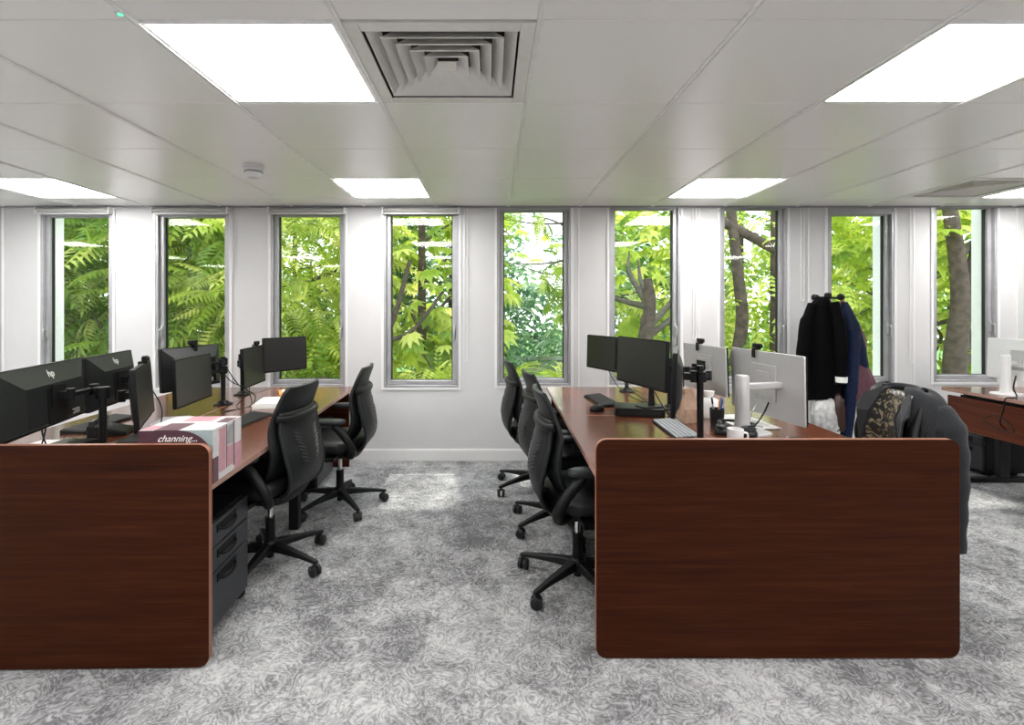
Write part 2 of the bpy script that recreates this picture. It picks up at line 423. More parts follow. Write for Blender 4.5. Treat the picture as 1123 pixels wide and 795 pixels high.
# ------------------------------------------------------------------ ceiling of square metal tiles
T = .657; X0 = .1615; Y0 = 1.615
ks = range(-11, 12); js = range(-8, 5)
LIGHTS = [(k, j) for k in (-10, -6, -2, 2, 6, 10) for j in (3, 0, -3, -6)]
VENTS = [(-1, 0), (5, 3), (-1, -6)]
bm = NB()
for k in ks:
    for j in js:
        if (k, j) in LIGHTS or (k, j) in VENTS: continue
        a, b = X0+k*T+.0117, X0+(k+1)*T-.0117; c, d = Y0+j*T+.0025, Y0+(j+1)*T-.0025
        a = max(a, XL); b = min(b, XR); c = max(c, YB); d = min(d, D-.002)
        if b-a < .03 or d-c < .03: continue
        box(bm, a, b, c, d, H, H+.02)
struct('ceiling', bm, M['ceil_tile'], smooth=0, bevel=.0015, seg=1)
bm = NB(); box(bm, XL, XR, YB, D, H+.1, H+.14); struct('trim_4', bm, M['ceil_dark'], smooth=0)
bm = NB()
for k in range(-11, 13):
    x = X0+k*T
    if x < XL or x > XR: continue
    box(bm, x-.0115, x-.003, YB, D, H-.007, H+.02); box(bm, x+.003, x+.0115, YB, D, H-.007, H+.02); box(bm, x-.003, x+.003, YB, D, H-.003, H+.02)
for j in range(-8, 6):
    y = Y0+j*T
    if y < YB or y > D: continue
    box(bm, XL, XR, y-.002, y+.002, H+.003, H+.02)
struct('trim_5', bm, M['ceil_bar'], smooth=0)
where = {(-2, 0): 'over the left desk row, the nearest on the left', (2, 0): 'nearest one on the right', (-2, 3): 'above the third window, small in view',
         (2, 3): 'above the seventh window, small in view', (-6, 3): 'at the far left edge near the windows', (6, 3): 'at the far right edge beside the small air vent'}
for k, j in LIGHTS:
    x, y = X0+(k+.5)*T, Y0+(j+.5)*T
    r = empty('ceiling_light', (x, y, H)); h = T/2-.012
    if x-h < XL or x+h > XR or y-h < YB: bpy.data.objects.remove(r); continue
    tag(r, 'square white LED ceiling panel '+where.get((k, j), 'in the ceiling outside the picture'), 'ceiling light', 'square ceiling light panels')
    bm = NB()
    for s in (-1, 1):
        x0, x1 = sorted((s*h, s*(h-.012))); box(bm, x0, x1, -h, h, -.002, .02)
        box(bm, -h+.012, h-.012, x0, x1, -.002, .02)
    obj('frame', bm, M['ceil_bar'], r, smooth=0)
    bm = NB(); box(bm, -h+.012, h-.012, -h+.012, h-.012, .002, .012); obj('diffuser', bm, M['panel'], r, smooth=0)
for k, j in VENTS:
    x, y = X0+(k+.5)*T, Y0+(j+.5)*T
    r = empty('air_diffuser', (x, y, H)); h = T/2-.012
    tag(r, {(-1, 0): 'large square louvred air vent beside the near left light panel', (5, 3): 'small-looking square air vent high on the right near the windows'}.get((k, j), 'square louvred air vent behind the camera'), 'air vent', 'square ceiling air vents')
    bm = NB(); q = .266
    for s in (-1, 1):
        x0, x1 = sorted((s*h, s*q)); box(bm, x0, x1, -h, h, -.004, .02); box(bm, -q, q, x0, x1, -.004, .02)
    obj('frame', bm, M['vent'], r, bevel=.003)
    bm = NB(); box(bm, -q, q, -q, q, .085, .09)
    for s in (-1, 1):
        x0, x1 = sorted((s*q, s*(q+.01))); box(bm, x0, x1, -q, q, .0, .09); box(bm, -q, q, x0, x1, .0, .09)
    obj('duct', bm, M['vent_dark'], r, smooth=0)
    for i in range(5):
        o_ = .258-.044*i; i_ = o_-.040; bm = NB(); t = .0025
        zl, zh = .004, .048
        rings = [[Vector((sx*o, sy*o, z)) for sx, sy in ((1, 1), (-1, 1), (-1, -1), (1, -1))] for o, z in ((o_, zl), (i_, zh))]
        loft(bm, rings, cap=False); obj('louvre_ring', bm, M['vent'], r, smooth=0, solid=.004)
    bm = NB(); box(bm, -.036, .036, -.036, .036, .006, .012); obj('centre_plate', bm, M['vent'], r, bevel=.002)
# smoke detector, green indicator
r = empty('smoke_detector', (px(278, 3.26), 3.26, H)); tag(r, 'small round white smoke detector on the ceiling tiles', 'smoke detector')
bm = NB(); loft(bm, [sup(a, a, 0, 0, z, 32, 2) for a, z in ((.066, 0), (.066, -.022), (.060, -.028))]); obj('base', bm, M['trim'], r)
bm = NB(); loft(bm, [sup(a, a, 0, 0, z, 32, 2) for a, z in ((.052, -.028), (.054, -.040), (.050, -.064), (.036, -.082), (.018, -.086))]); obj('sensor_head', bm, M['white_pl'], r)
bm = NB(); loft(bm, [sup(a, a, 0, 0, z, 32, 2) for a, z in ((.056, -.042), (.058, -.046), (.056, -.052))]); obj('vent_ring', bm, M['alu_dark'], r)
r = empty('emergency_indicator', (px(132, 1.57), 1.57, H)); tag(r, 'tiny green lit indicator in the ceiling bar', 'indicator light')
bm = NB(); loft(bm, [sup(a, a, 0, 0, z, 20, 2) for a, z in ((.016, .0), (.016, -.006), (.012, -.008))]); obj('housing', bm, M['trim'], r)
bm = NB(); loft(bm, [sup(a, a, 0, 0, z, 16, 2) for a, z in ((.008, -.007), (.008, -.010), (.005, -.012))]); obj('lens', bm, M['led'], r)

# ------------------------------------------------------------------ bench desks
def bench(name, label, loc, rz, sgn, Wp, L, ztop, zpan, panel_counter):
    r = empty(name, loc, rz); tag(r, label, 'desk', 'mahogany bench desks')
    def X(a, b): return tuple(sorted((sgn*a, sgn*b)))
    bm = NB(); x0, x1 = X(0, Wp)
    pts = rrect(x0, x1, 0.004, zpan, .042); prism_y(bm, pts, 0, .025, 0, 1)
    obj('end_panel', bm, [M['wood_panel_shaded'], M['edge_dark']], r, smooth=30, bevel=.0015, rot=(0, 0, panel_counter))
    half = L/2
    for i in range(2):
        for side in range(2):
            a, b = ((.012, Wp/2-.006), (Wp/2+.006, Wp-.012))[side]
            x0, x1 = X(a, b); y0, y1 = .034+half*i+(.004 if i else 0), .034+half*(i+1)-.002
            bm = NB(); box(bm, x0+.002, x1-.002, y0+.002, y1-.002, ztop-.025, ztop, 0)
            box(bm, x0, x0+.002, y0, y1, ztop-.025, ztop-.0005, 1); box(bm, x1-.002, x1, y0, y1, ztop-.025, ztop-.0005, 1)
            box(bm, x0+.002, x1-.002, y0, y0+.002, ztop-.025, ztop-.0005, 1); box(bm, x0+.002, x1-.002, y1-.002, y1, ztop-.025, ztop-.0005, 1)
            obj('desktop', bm, [M['wood_top'], M['edge']], r, smooth=0)
    x0, x1 = X(.05, Wp-.05)
    bm = NB(); box(bm, x0, x1, L-.01, L+.015, .004, ztop-.026); obj('far_end_panel', bm, M['wood_panel_shaded'], r, bevel=.002)
    bm = NB(); x0, x1 = X(Wp/2-.012, Wp/2+.012); box(bm, x0, x1, .04, L-.02, .28, ztop-.026); obj('modesty_panel', bm, M['wood_mod'], r, bevel=.002)
    for yy in (half, ):
        for s in (.10, Wp-.10):
            x0, x1 = X(s-.03, s+.03)
            bm = NB(); box(bm, x0, x1, yy-.015, yy+.045, 0.0, ztop-.026); obj('leg', bm, M['blackmetal'], r, bevel=.004)
    for s in (.20, Wp-.20):
        x0, x1 = X(s-.02, s+.02); bm = NB(); box(bm, x0, x1, .03, L-.02, ztop-.07, ztop-.027); obj('support_rail', bm, M['blackmetal'], r, bevel=.003)
    return r
LTOP, RTOP = .70, .72
lb = bench('bench_desk', 'long mahogany bench desk on the left with black monitors and a broad end panel', (-1.092, 1.944, 0), R(2.3), -1, 1.448, 2.46, LTOP, .868, R(-1.3))
rb = bench('bench_desk', 'long mahogany bench desk right of centre with silver and black monitors', (.42, 1.995, 0), R(-1.2), 1, 1.448, 2.27, RTOP, .874, R(1.2))

# far right single desk, seen from its back
r = empty('office_desk', (3.77, 4.19, 0)); tag(r, 'mahogany desk with hanging modesty panel at the right edge under the last window', 'desk', 'mahogany bench desks')
bm = NB(); box(bm, 0, .80, -2.0, 0, .71, .735, 0); box(bm, -.003, 0, -2.0, 0, .71, .7345, 1); box(bm, 0, .8, 0, .003, .71, .7345, 1); obj('desktop', bm, [M['wood_top'], M['edge']], r, smooth=0)
bm = NB(); box(bm, .03, .05, -1.95, -.02, .41, .675); obj('modesty_panel', bm, M['wood_mod'], r, bevel=.002)
bm = NB(); box(bm, .06, .16, -1.9, -.10, .60, .645); box(bm, .06, .07, -1.9, -.10, .645, .69); obj('cable_tray', bm, M['blackmetal'], r, bevel=.003)
for yy in (-.16, -1.85):
    bm = NB(); box(bm, .05, .75, yy-.03, yy+.03, 0.0, .035); box(bm, .30, .38, yy-.025, yy+.025, .035, .709); box(bm, .05, .75, yy-.025, yy+.025, .675, .709)
    obj('leg', bm, M['blackmetal'], r, bevel=.004)

# pedestals
def pedestal(loc, rz, label, hs=(.105, .105, .235), w=.42, d=.52):
    r = empty('drawer_pedestal', loc, rz); tag(r, label, 'drawer unit', 'black drawer pedestals')
    hh = sum(hs)+.055
    bm = NB(); box(bm, -d, -.022, -w/2, w/2, .03, hh); obj('body', bm, M['black'], r, bevel=.004)
    z = hh-.008
    for h in hs:
        bm = NB(); box(bm, -.020, 0, -w/2, w/2, z-h+.006, z); q = obj('drawer', bm, M['pedestal'], r, bevel=.004)
        bm = NB(); zz = z-.040
        tube(bm, smooth_path([(0, -.075, zz+.008), (.014, -.055, zz-.004), (.020, 0, zz-.012), (.014, .055, zz-.004), (0, .075, zz+.008)]), [.006]*25, 8)
        box(bm, -.001, .0035, -.085, .085, zz-.010, zz+.024); obj('handle', bm, M['black'], q, smooth=40)
        z -= h
    for sx in (-d+.05, -.07):
        for sy in (-w/2+.05, w/2-.05):
            bm = NB(); cyl(bm, (sx, sy-.012, .018), (sx, sy+.012, .018), .018, 16); obj('caster', bm, M['black'], r)
    return r
pedestal((-1.165, 2.215, 0), R(2.3), 'black steel three-drawer pedestal under the near end of the left desk row')
pedestal((-1.30, 3.95, 0), R(2.3), 'black drawer pedestal in the shade behind the far left chair')
pedestal((4.05, 4.30, 0), R(180), 'low black drawer pedestal under the far right desk', hs=(.08, .20), w=.34, d=.36)

# ------------------------------------------------------------------ swivel chairs (forward = local +x)
def make_chair():
    r = empty('office_chair', (0, 0, 0))
    # seat
    bm = NB(); rings = []
    for sx, sz in ((.86, .425), (.98, .437), (1.0, .455), (1.0, .480), (.97, .497), (.88, .507), (.5, .509)):
        rg = sup(.228*sx, .245*sx, .075, 0, sz, 36, 3.6)
        for p in rg:
            f = max(0, (p.x-.15)/.15); p.z -= .018*f*f*(1 if sz > .45 else .5)
        rings.append(rg)
    loft(bm, rings); obj('seat', bm, M['leather'], r, smooth=60)
    bm = NB(); loft(bm, [sup(.17*a, .17*a, 0, 0, z, 24, 4) for a, z in ((.55, .365), (.9, .38), (1, .405), (1.05, .428))]); box(bm, -.03, .03, -.27, .27, .392, .412)
    obj('seat_mechanism', bm, M['black'], r, smooth=40)
    # backrest shell
    BX = .075
    prof = [(-.175, .500), (-.215, .545), (-.245, .61), (-.252, .68), (-.240, .75), (-.242, .82), (-.262, .90), (-.284, .965), (-.292, .992)]
    wid = [.165, .195, .212, .218, .212, .198, .186, .176, .150]
    P = smooth_path([(a+BX, 0, b) for a, b in prof], 3); 
    W = []
    for i in range(len(P)):
        t = i/3; k = min(int(t), len(wid)-2); W.append(wid[k]*(1-(t-k))+wid[k+1]*(t-k))
    bm = NB(); nS = 12; rows = []
    for p, wv in zip(P, W):
        rows.append([bm.verts.new((p.x+.045*(2*s/nS-1)**2*(1-.5*max(0, (p.z-.8)/.2)), (2*s/nS-1)*wv, p.z)) for s in range(nS+1)])
    for a, b in zip(rows[:-1], rows[1:]):
        for s in range(nS): bm.faces.new((a[s], a[s+1], b[s+1], b[s]))
    obj('backrest', bm, M['shell'], r, smooth=60, solid=.022, bevel=.006)
    # outer shell that bulges away from the backrest and tucks under the seat
    op = [(-.268, .862), (-.276, .825), (-.280, .77), (-.294, .70), (-.310, .63), (-.314, .56), (-.295, .49), (-.255, .44), (-.19, .412), (-.10, .400)]
    ow = [.168, .178, .186, .190, .188, .180, .166, .150, .125, .105]
    Q = smooth_path([(a+BX, 0, b) for a, b in op], 4); OW = []
    for i in range(len(Q)):
        t = i/4; k = min(int(t), len(ow)-2); OW.append(ow[k]*(1-(t-k))+ow[k+1]*(t-k))
    bm = NB(); rows = []
    for p, wv in zip(Q, OW):
        rows.append([Vector((p.x+.036*(2*s/12-1)**2*min(1, max(0, (p.z-.42)/.2)), (2*s/12-1)*wv, p.z)) for s in range(13)])
    loft(bm, rows, cap=False, closed=False); obj('outer_shell', bm, M['shell'], r, smooth=70, solid=.012, bevel=.004)
    for sy in (-1, 1):
        bm = NB(); tube(bm, [(p.x-.002+.036*min(1, max(0, (p.z-.42)/.2)), sy*wv, p.z) for p, wv in zip(Q, OW)], .011, 8); obj('back_frame', bm, M['black2'], r, smooth=60)
        bm = NB()
        for k in range(9):
            z = .595+.019*k
            j = min(range(len(Q)), key=lambda q: abs(Q[q].z-z) + (0 if Q[q].x < -.15 else 9))
            yy = sy*(.060+.004*k); wv = OW[j]
            x = Q[j].x+.036*(yy/wv)**2-.007
            cbox(bm, (x, yy, z), (.008, .052, .007), rot=(R(sy*22), 0, R(-sy*10)))
        obj('lumbar_slots', bm, M['keyblack'], r, smooth=0, bevel=.002)
    bm = NB(); pts = [(BX-.228-.048*math.cos(a)+.0, .194*math.sin(a), .838-.012*math.cos(a)) for a in [R(-90+15*i) for i in range(13)]]
    tube(bm, pts, .016, 8, flat=1.3); obj('upper_band', bm, M['black'], r, smooth=60)
    # armrests
    for sy in (-1, 1):
        bm = NB(); pts = smooth_path([(-.04, sy*.10, .400), (-.12, sy*.21, .415), (-.15, sy*.262, .455), (-.13, sy*.282, .52), (-.08, sy*.286, .590), (-.03, sy*.284, .640)], 4)
        tube(bm, pts, [.024, .024, .024, .024, .025]+[.026]*(len(pts)-6)+[.020], 10); a = obj('armrest', bm, M['black'], r, smooth=60)
        bm = NB(); loft(bm, [sup(.120*q, .044*q, .01, sy*.280, z, 28, 3) for q, z in ((.80, .640), (.97, .646), (1, .656), (.97, .667), (.82, .672))]); obj('arm_pad', bm, M['armpad'], a, smooth=60)
    # column and star base
    bm = NB(); cyl(bm, (0, 0, .10), (0, 0, .26), .026, 20); cyl(bm, (0, 0, .045), (0, 0, .10), .020, 16); obj('column_sleeve', bm, M['black'], r)
    bm = NB(); cyl(bm, (0, 0, .26), (0, 0, .37), .015, 16); obj('gas_lift', bm, M['chrome'], r)
    bm = NB(); loft(bm, [sup(a, a, 0, 0, z, 20, 2) for a, z in ((.030, .075), (.042, .085), (.042, .125), (.032, .14))]); obj('base_hub', bm, M['black'], r)
    for k in range(5):
        a = R(72*k); c, s = math.cos(a), math.sin(a); bm = NB(); rr = []
        for d_, wv, zb, zt in ((.02, .026, .082, .128), (.10, .024, .084, .120), (.22, .019, .078, .100), (.305, .015, .066, .084), (.322, .010, .066, .080)):
            rr.append([Vector((d_*c-y*s, d_*s+y*c, z)) for y, z in ((-wv, zb), (wv, zb), (wv*.8, zt), (-wv*.8, zt))])
        loft(bm, rr); obj('base_leg', bm, M['black'], r, smooth=30, bevel=.004)
        bm = NB(); cx, cy = .305*c, .305*s; cyl(bm, (cx, cy, .045), (cx, cy, .070), .008, 10)
        b = a+R(37*k+20); tx, ty = -math.sin(b), math.cos(b)
        for q in (-1, 1):
            c0 = Vector((cx, cy, .0285))
            tube(bm, [c0+Vector((tx, ty, 0))*q*.006, c0+Vector((tx, ty, 0))*q*.009, c0+Vector((tx, ty, 0))*q*.022, c0+Vector((tx, ty, 0))*q*.027], [.027, .0285, .0285, .020], 18)
        tube(bm, [c0+Vector((tx, ty, .010))*0+Vector((-tx*.029, -ty*.029, .012)), c0+Vector((0, 0, .030)), c0+Vector((tx*.029, ty*.029, .012))], .008, 8)
        obj('caster', bm, M['black2'], r, smooth=50)
    return r
def set_base(o, deg):       # turn only the star base of one chair
    for ch in o.children:
        if ch.name.split('.')[0] in ('base_leg', 'caster'): ch.rotation_euler = (0, 0, R(deg))
CH = [((-1.20, 2.73), 172, 50-172, 'black swivel chair at the left desk, nearer one, its slotted back to us'),
      ((-1.06, 3.53), 182, 20-182, 'black swivel chair at the far end of the left desk with both armrests showing'),
      ((.44, 2.54), 3, 3, 'black swivel chair nearest us at the right-hand desk row, partly behind the end panel'),
      ((.43, 3.23), 8, -8, 'black swivel chair in the middle of the right row, almost hidden behind another'),
      ((.33, 3.88), 6, 136, 'black swivel chair nearest the windows on the aisle side of the right desk'),
      ((1.80, 2.46), 176, 10, 'black swivel chair wearing a grey suit jacket behind the right end panel')]
c0 = make_chair()
for i, ((x, y), a, b, lab) in enumerate(CH):
    o = c0 if i == 0 else copy_tree(c0)
    o.location = (x, y, 0); o.rotation_euler = (0, 0, R(a)); tag(o, lab, 'chair', 'black office chairs'); set_base(o, b)

# suit jacket over the back of the last chair (local frame = chair frame)
def jacket():
    r = empty('suit_jacket', (1.80, 2.46, 0), R(176)); tag(r, 'dark grey suit jacket with patterned lining draped over a chair back', 'jacket')
    rnd = random.Random(3)
    def shell(scale, off, gapk, zmax=1.02):
        rows = []
        lv = [(1.012, .030, .125), (1.006, .048, .165), (.988, .060, .195), (.955, .070, .218), (.91, .080, .230), (.84, .090, .236), (.75, .098, .238), (.64, .105, .240), (.52, .11, .243), (.42, .115, .246), (.34, .116, .246)]
        for i, (z, rx, ry) in enumerate(lv):
            gap = R(gapk*(10 + min(i, 6)*2.6)); row = []
            for k in range(41):
                a = gap + (2*math.pi-2*gap)*k/40
                c, s = math.cos(a), math.sin(a)
                f = 1+.06*math.sin(7*a+i*.5)*min(1, i/6)
                x = -.225 - .05*max(0, .8-z) + rx*scale*math.copysign(abs(c)**.8, c)*f + off*0
                y = ry*scale*math.copysign(abs(s)**.75, s)
                row.append(Vector((x, y, z - (1-scale)*.1 + .008*math.sin(3*a))))
            rows.append(row)
        return rows
    bm = NB(); loft(bm, shell(1, 0, 1.0), cap=False, closed=False); 
    obj('jacket_body', bm, M['suit'], r, smooth=70, solid=.008, subs=1)
    bm = NB(); loft(bm, [[Vector((xx+.034*(q/6-1)**2, .140*(q/6-1), z+.004*math.sin(q*2.1))) for q in range(13)] for z, xx in ((.56, -.115), (.62, -.138), (.70, -.150), (.78, -.140), (.85, -.146), (.92, -.166), (.965, -.182), (.992, -.19))], cap=False, closed=False)
    m, n, l, b = new_mat('patterned_lining'); tc = n.new('ShaderNodeTexCoord'); wv = n.new('ShaderNodeTexNoise'); wv.inputs['Scale'].default_value = 22; wv.inputs['Distortion'].default_value = 2.5; wv.inputs['Detail'].default_value = 1
    rp = n.new('ShaderNodeValToRGB'); rp.color_ramp.elements[0].position = .50; rp.color_ramp.elements[0].color = (.012, .012, .012, 1); rp.color_ramp.elements[1].position = .58; rp.color_ramp.elements[1].color = (.22, .18, .12, 1)
    l.new(tc.outputs['Object'], wv.inputs['Vector']); l.new(wv.outputs['Fac'], rp.inputs[0]); l.new(rp.outputs[0], b.inputs['Base Color']); b.inputs['Roughness'].default_value = .4
    o = obj('lining', bm, m, r, smooth=70, solid=.003); o['label'] = 'black and gold patterned lining'
    for sy in (-1, 1):       # sleeves
        bm = NB(); pts = smooth_path([(-.235, sy*.185, .945), (-.245, sy*.222, .87), (-.25, sy*.238, .76), (-.25, sy*.244, .62), (-.245, sy*.246, .48), (-.245, sy*.244, .34)], 4)
        tube(bm, pts, [(.040+.022*min(1, i/4))*(1-.014*i)*(1+.06*math.sin(i*1.7)) for i in range(len(pts))], 16)
        obj('sleeve', bm, M['suit'], r, smooth=70)
        # lapel
        bm = NB(); pl = [(-.180, sy*.090, 1.005), (-.130, sy*.160, .955), (-.110, sy*.180, .90), (-.098, sy*.160, .87), (-.092, sy*.135, .70), (-.110, sy*.090, .88), (-.15, sy*.080, .95)]
        v = [bm.verts.new(p) for p in pl]; bm.faces.new(v)
        obj('lapel', bm, M['suit'], r, smooth=0, solid=.007, bevel=.002)
    bm = NB(); pts = [(-.205-.045*math.cos(R(a)), .100*math.sin(R(a)), 1.000+.010*math.cos(R(a))) for a in range(-110, 111, 10)]
    tube(bm, pts, .014, 8, flat=1.2); obj('collar', bm, M['suit'], r, smooth=60)
jacket()

# ------------------------------------------------------------------ monitors
# P0 -> P1 : viewer's left and right edge of the screen; local x along it, +y towards the back
def monitor(P0, P1, z0, z1, style, label, tilt=0, base=None, group='desk monitors'):
    P0, P1 = Vector(P0), Vector(P1); u = P1-P0; w = u.length/2; h = z1-z0; c = (P0+P1)/2
    r = empty('monitor', (c.x, c.y, z0), math.atan2(u.y, u.x)); tag(r, label, 'monitor', group)
    tl = empty('tilt', (0, 0, 0)); bpy.data.objects.remove(tl)
    T_ = Matrix.Translation((0, 0, h/2)) @ Matrix.Rotation(R(tilt), 4, 'X') @ Matrix.Translation((0, 0, -h/2))
    def put(name, bm, m, parent=None, **k):
        bmesh.ops.transform(bm, matrix=T_, verts=bm.verts); return obj(name, bm, m, parent or r, **k)
    bz = .012
    backm = {'hp': M['hpback'], 'thin': M['black'], 'silver': M['silver'], 'white': M['white_pl']}[style]
    bm = NB(); prism_y(bm, rrect(-w, w, 0, h, .008, 3), .002 if style in ('hp', 'thin') else .009, .020 if style != 'hp' else .022, 0)
    put('housing', bm, backm if style in ('silver', 'white') else M['black'], bevel=.002)
    bm = NB(); prism_y(bm, rrect(-w+.001, w-.001, .001, h-.001, .007, 3), -.002, .0018 if style in ('hp', 'thin') else .0088); put('bezel', bm, M['black'], bevel=.0005)
    bm = NB(); box(bm, -w+bz*.7, w-bz*.7, -.0032, -.0022, bz*1.2, h-bz*.7); put('screen', bm, M['screen_m'] if style == 'thin' else M['screen'], smooth=0)
    if style == 'hp':
        bm = NB(); a = [( -w+.004, h-.004), (w-.004, h-.004), (w-.004, .012), (-w+.004, .012)]
        b = [(-w*.66, h*.70), (w*.66, h*.70), (w*.66, .10*h), (-w*.66, .10*h)]
        loft(bm, [[Vector((x, .022, z)) for x, z in a], [Vector((x, .066, z)) for x, z in b]]); put('rear_cover', bm, M['hpback'], smooth=0, bevel=.003)
        bm = NB(); box(bm, -.075, .075, .064, .069, h*.70-.175, h*.70-.02); put('mount_recess', bm, M['black'], smooth=0)
        # logo lies on the sloped upper face
        zc = h*.85; yc = .022+.044*(h-.004-zc)/(h*.30-.004)
        sl_ = math.atan2(h*.30-.004, .044)
        if 'webcam' not in label: lo = text_obj('logo', 'hp', .050, M['logo'], r, (0, 0, 0), (0, 0, 0), shear=.35)
        if 'webcam' not in label: lo.matrix_local = T_ @ Matrix.Translation((0, yc+.0015, zc)) @ Matrix.Rotation(math.pi, 4, 'Z') @ Matrix.Rotation(sl_, 4, 'X')
        bm = NB()
        for k in range(3): box(bm, -w*.55, -w*.55+(.062, .050, .066)[k], .0655, .0668, h*.12+.009*k, h*.12+.009*k+.006)
        put('rating_label', bm, M['logo'], smooth=0)
    elif style in ('silver', 'white'):
        bm = NB(); prism_y(bm, rrect(-.105, .105, h*.24, h*.80, .006, 3), .020, .027); put('rear_cover', bm, backm, bevel=.002)
        bm = NB(); prism_y(bm, rrect(-.050, .050, h*.42, h*.42+.10, .006, 3), .027, .034); put('mount_plate', bm, M['silver'], bevel=.002)
        bm = NB(); prism_y(bm, rrect(-.072, .072, h*.25, h*.33, .004, 3), .024, .0285); put('port_bay', bm, M['steel'], smooth=0)
    else:
        bm = NB(); loft(bm, [[Vector((x, y, z)) for x, z in rrect(-w*q, w*q, h*.5-h*.5*q2, h*.5+h*.42*q2, .02, 4)] for q, q2, y in ((.90, .88, .020), (.80, .75, .034), (.50, .45, .046))]); put('rear_cover', bm, M['black2'], smooth=40)
    return r
MID = 'on the left desk row'
L1 = monitor((-2.135, 2.60), (-1.955, 1.95), .850, 1.140, 'hp', 'black monitor seen from behind at the left edge of the picture, nearest us', 3)
L2 = monitor((-2.25, 3.12), (-2.14, 2.63), .840, 1.135, 'hp', 'black monitor seen from behind, second from the left picture edge', 3)
L3 = monitor((-1.645, 2.33), (-1.875, 2.78), .825, 1.110, 'thin', 'monitor almost edge-on beside the purple carton', -4)
L4 = monitor((-2.03, 3.72), (-2.15, 3.25), .84, 1.13, 'hp', 'black monitor from behind with a webcam, behind the squarish grey screen', 3)
L5 = monitor((-1.855, 2.95), (-1.905, 3.42), .795, 1.090, 'thin', 'grey matte screen facing the aisle above the headphones', -2)
L6 = monitor((-1.805, 3.66), (-1.845, 4.10), .80, 1.095, 'thin', 'narrow-looking screen turned to the aisle left of the last end monitor', -2)
L7 = monitor((-1.84, 4.06), (-1.60, 4.36), .865, 1.150, 'thin', 'dark screen at the window end of the left desk row', -2)
R1 = monitor((.835, 4.34), (.99, 3.96), .885, 1.165, 'thin', 'small dark screen at the window end of the right desk row', -2)
R2 = monitor((.865, 3.42), (1.01, 2.88), .905, 1.205, 'thin', 'glossy black screen on a stand, mid right desk row', -2)
R3 = monitor((1.01, 2.76), (.835, 2.31), .885, 1.190, 'thin', 'black monitor seen edge-on, held by the black pole arm', -2)
R4 = monitor((1.50, 3.16), (1.43, 3.66), .83, 1.145, 'silver', 'silver-backed monitor behind the black pole arm, with webcam', -2)
R5 = monitor((1.645, 2.60), (1.565, 3.22), .775, 1.145, 'silver', 'large silver-backed monitor on a pale column stand, nearest on the right', -1)
R6 = monitor((4.02, 3.56), (4.06, 4.08), .84, 1.155, 'white', 'white-backed monitor at the right edge of the picture', 2)

def webcam(loc, rz, label):
    r = empty('webcam', loc, rz); tag(r, label, 'webcam', 'webcams clipped on monitors')
    bm = NB(); loft(bm, [sup(.040*a, .014*a, 0, 0, z, 24, 3) for a, z in ((.85, .010), (1, .014), (1, .034), (.85, .038))]); obj('body', bm, M['black'], r)
    bm = NB(); cyl(bm, (0, -.013, .024), (0, -.020, .024), .010, 16); obj('lens', bm, M['screen'], r)
    bm = NB(); box(bm, -.014, .014, -.012, .030, 0, .011); box(bm, -.014, .014, .024, .030, -.045, 0); obj('clip', bm, M['black'], r, bevel=.002)
def on(mon, h, lab, dx=0.0):
    m = Matrix.Translation(mon.location) @ mon.rotation_euler.to_matrix().to_4x4()
    p = m @ Vector((dx, .004, h)); webcam(p, mon.rotation_euler.z, lab)
on(L4, .292, 'black webcam clipped on the monitor behind the grey screen', -.02)
on(L6, .297, 'black webcam on the narrow screen near the window end, left desk row', .05)
on(R4, .317, 'black webcam on the silver monitor behind the pole arm', .06)
on(R5, .372, 'black webcam on the large silver monitor', .08)
on(L3, .287, 'black webcam on the edge-on monitor beside the carton', .03)

# pole stands with arms
def pole_arm(xy, ztop, zdesk, arms, label, rad=.016):
    r = empty('pole_stand', (xy[0], xy[1], zdesk)); tag(r, label, 'monitor stand', 'black pole stands with arms')
    h = ztop-zdesk
    bm = NB(); cyl(bm, (0, 0, 0), (0, 0, h), rad, 18); obj('pole', bm, M['blackmetal'], r)
    bm = NB(); loft(bm, [sup(a, a, 0, 0, z, 28, 4) for a, z in ((.055, 0), (.055, .008), (.035, .014), (.024, .03))]); obj('desk_clamp', bm, M['blackmetal'], r)
    for mon, z, elbow in arms:
        m = Matrix.Translation(mon.location) @ mon.rotation_euler.to_matrix().to_4x4()
        st = mon.get('back', .047)
        t = (m @ Vector((0, st, 0))); t.z = z
        tgt = Vector((t.x-xy[0], t.y-xy[1], z-zdesk))
        z_ = z-zdesk
        bm = NB(); cyl(bm, (0, 0, z_-.025), (0, 0, z_+.025), rad+.013, 18); obj('collar', bm, M['black'], r)
        n = m.to_3x3() @ Vector((0, 1, 0))
        e = Vector((elbow[0], elbow[1], z_))
        bm = NB(); cbox_path(bm, Vector((0, 0, z_)), e, .028, .022); a = obj('arm', bm, M['black'], r, bevel=.005)
        j2 = tgt+n*.05
        bm = NB(); cyl(bm, (e.x, e.y, z_-.024), (e.x, e.y, z_+.024), .019, 16); obj('joint', bm, M['black2'], r)
        bm = NB(); cbox_path(bm, Vector((e.x, e.y, z_)), j2, .024, .020); obj('arm', bm, M['black'], r, bevel=.004)
        bm = NB(); cyl(bm, (j2.x, j2.y, z_-.028), (j2.x, j2.y, z_+.028), .017, 16); cbox_path(bm, j2, tgt+n*.006, .034, .034); obj('tilt_joint', bm, M['black'], r)
        bm = NB(); mm = Matrix.Translation(tgt) @ mon.rotation_euler.to_matrix().to_4x4(); box(bm, -.050, .050, .000, .006, -.050, .050, 0, mm); obj('mount_plate', bm, M['black'], r, bevel=.001)
    return r
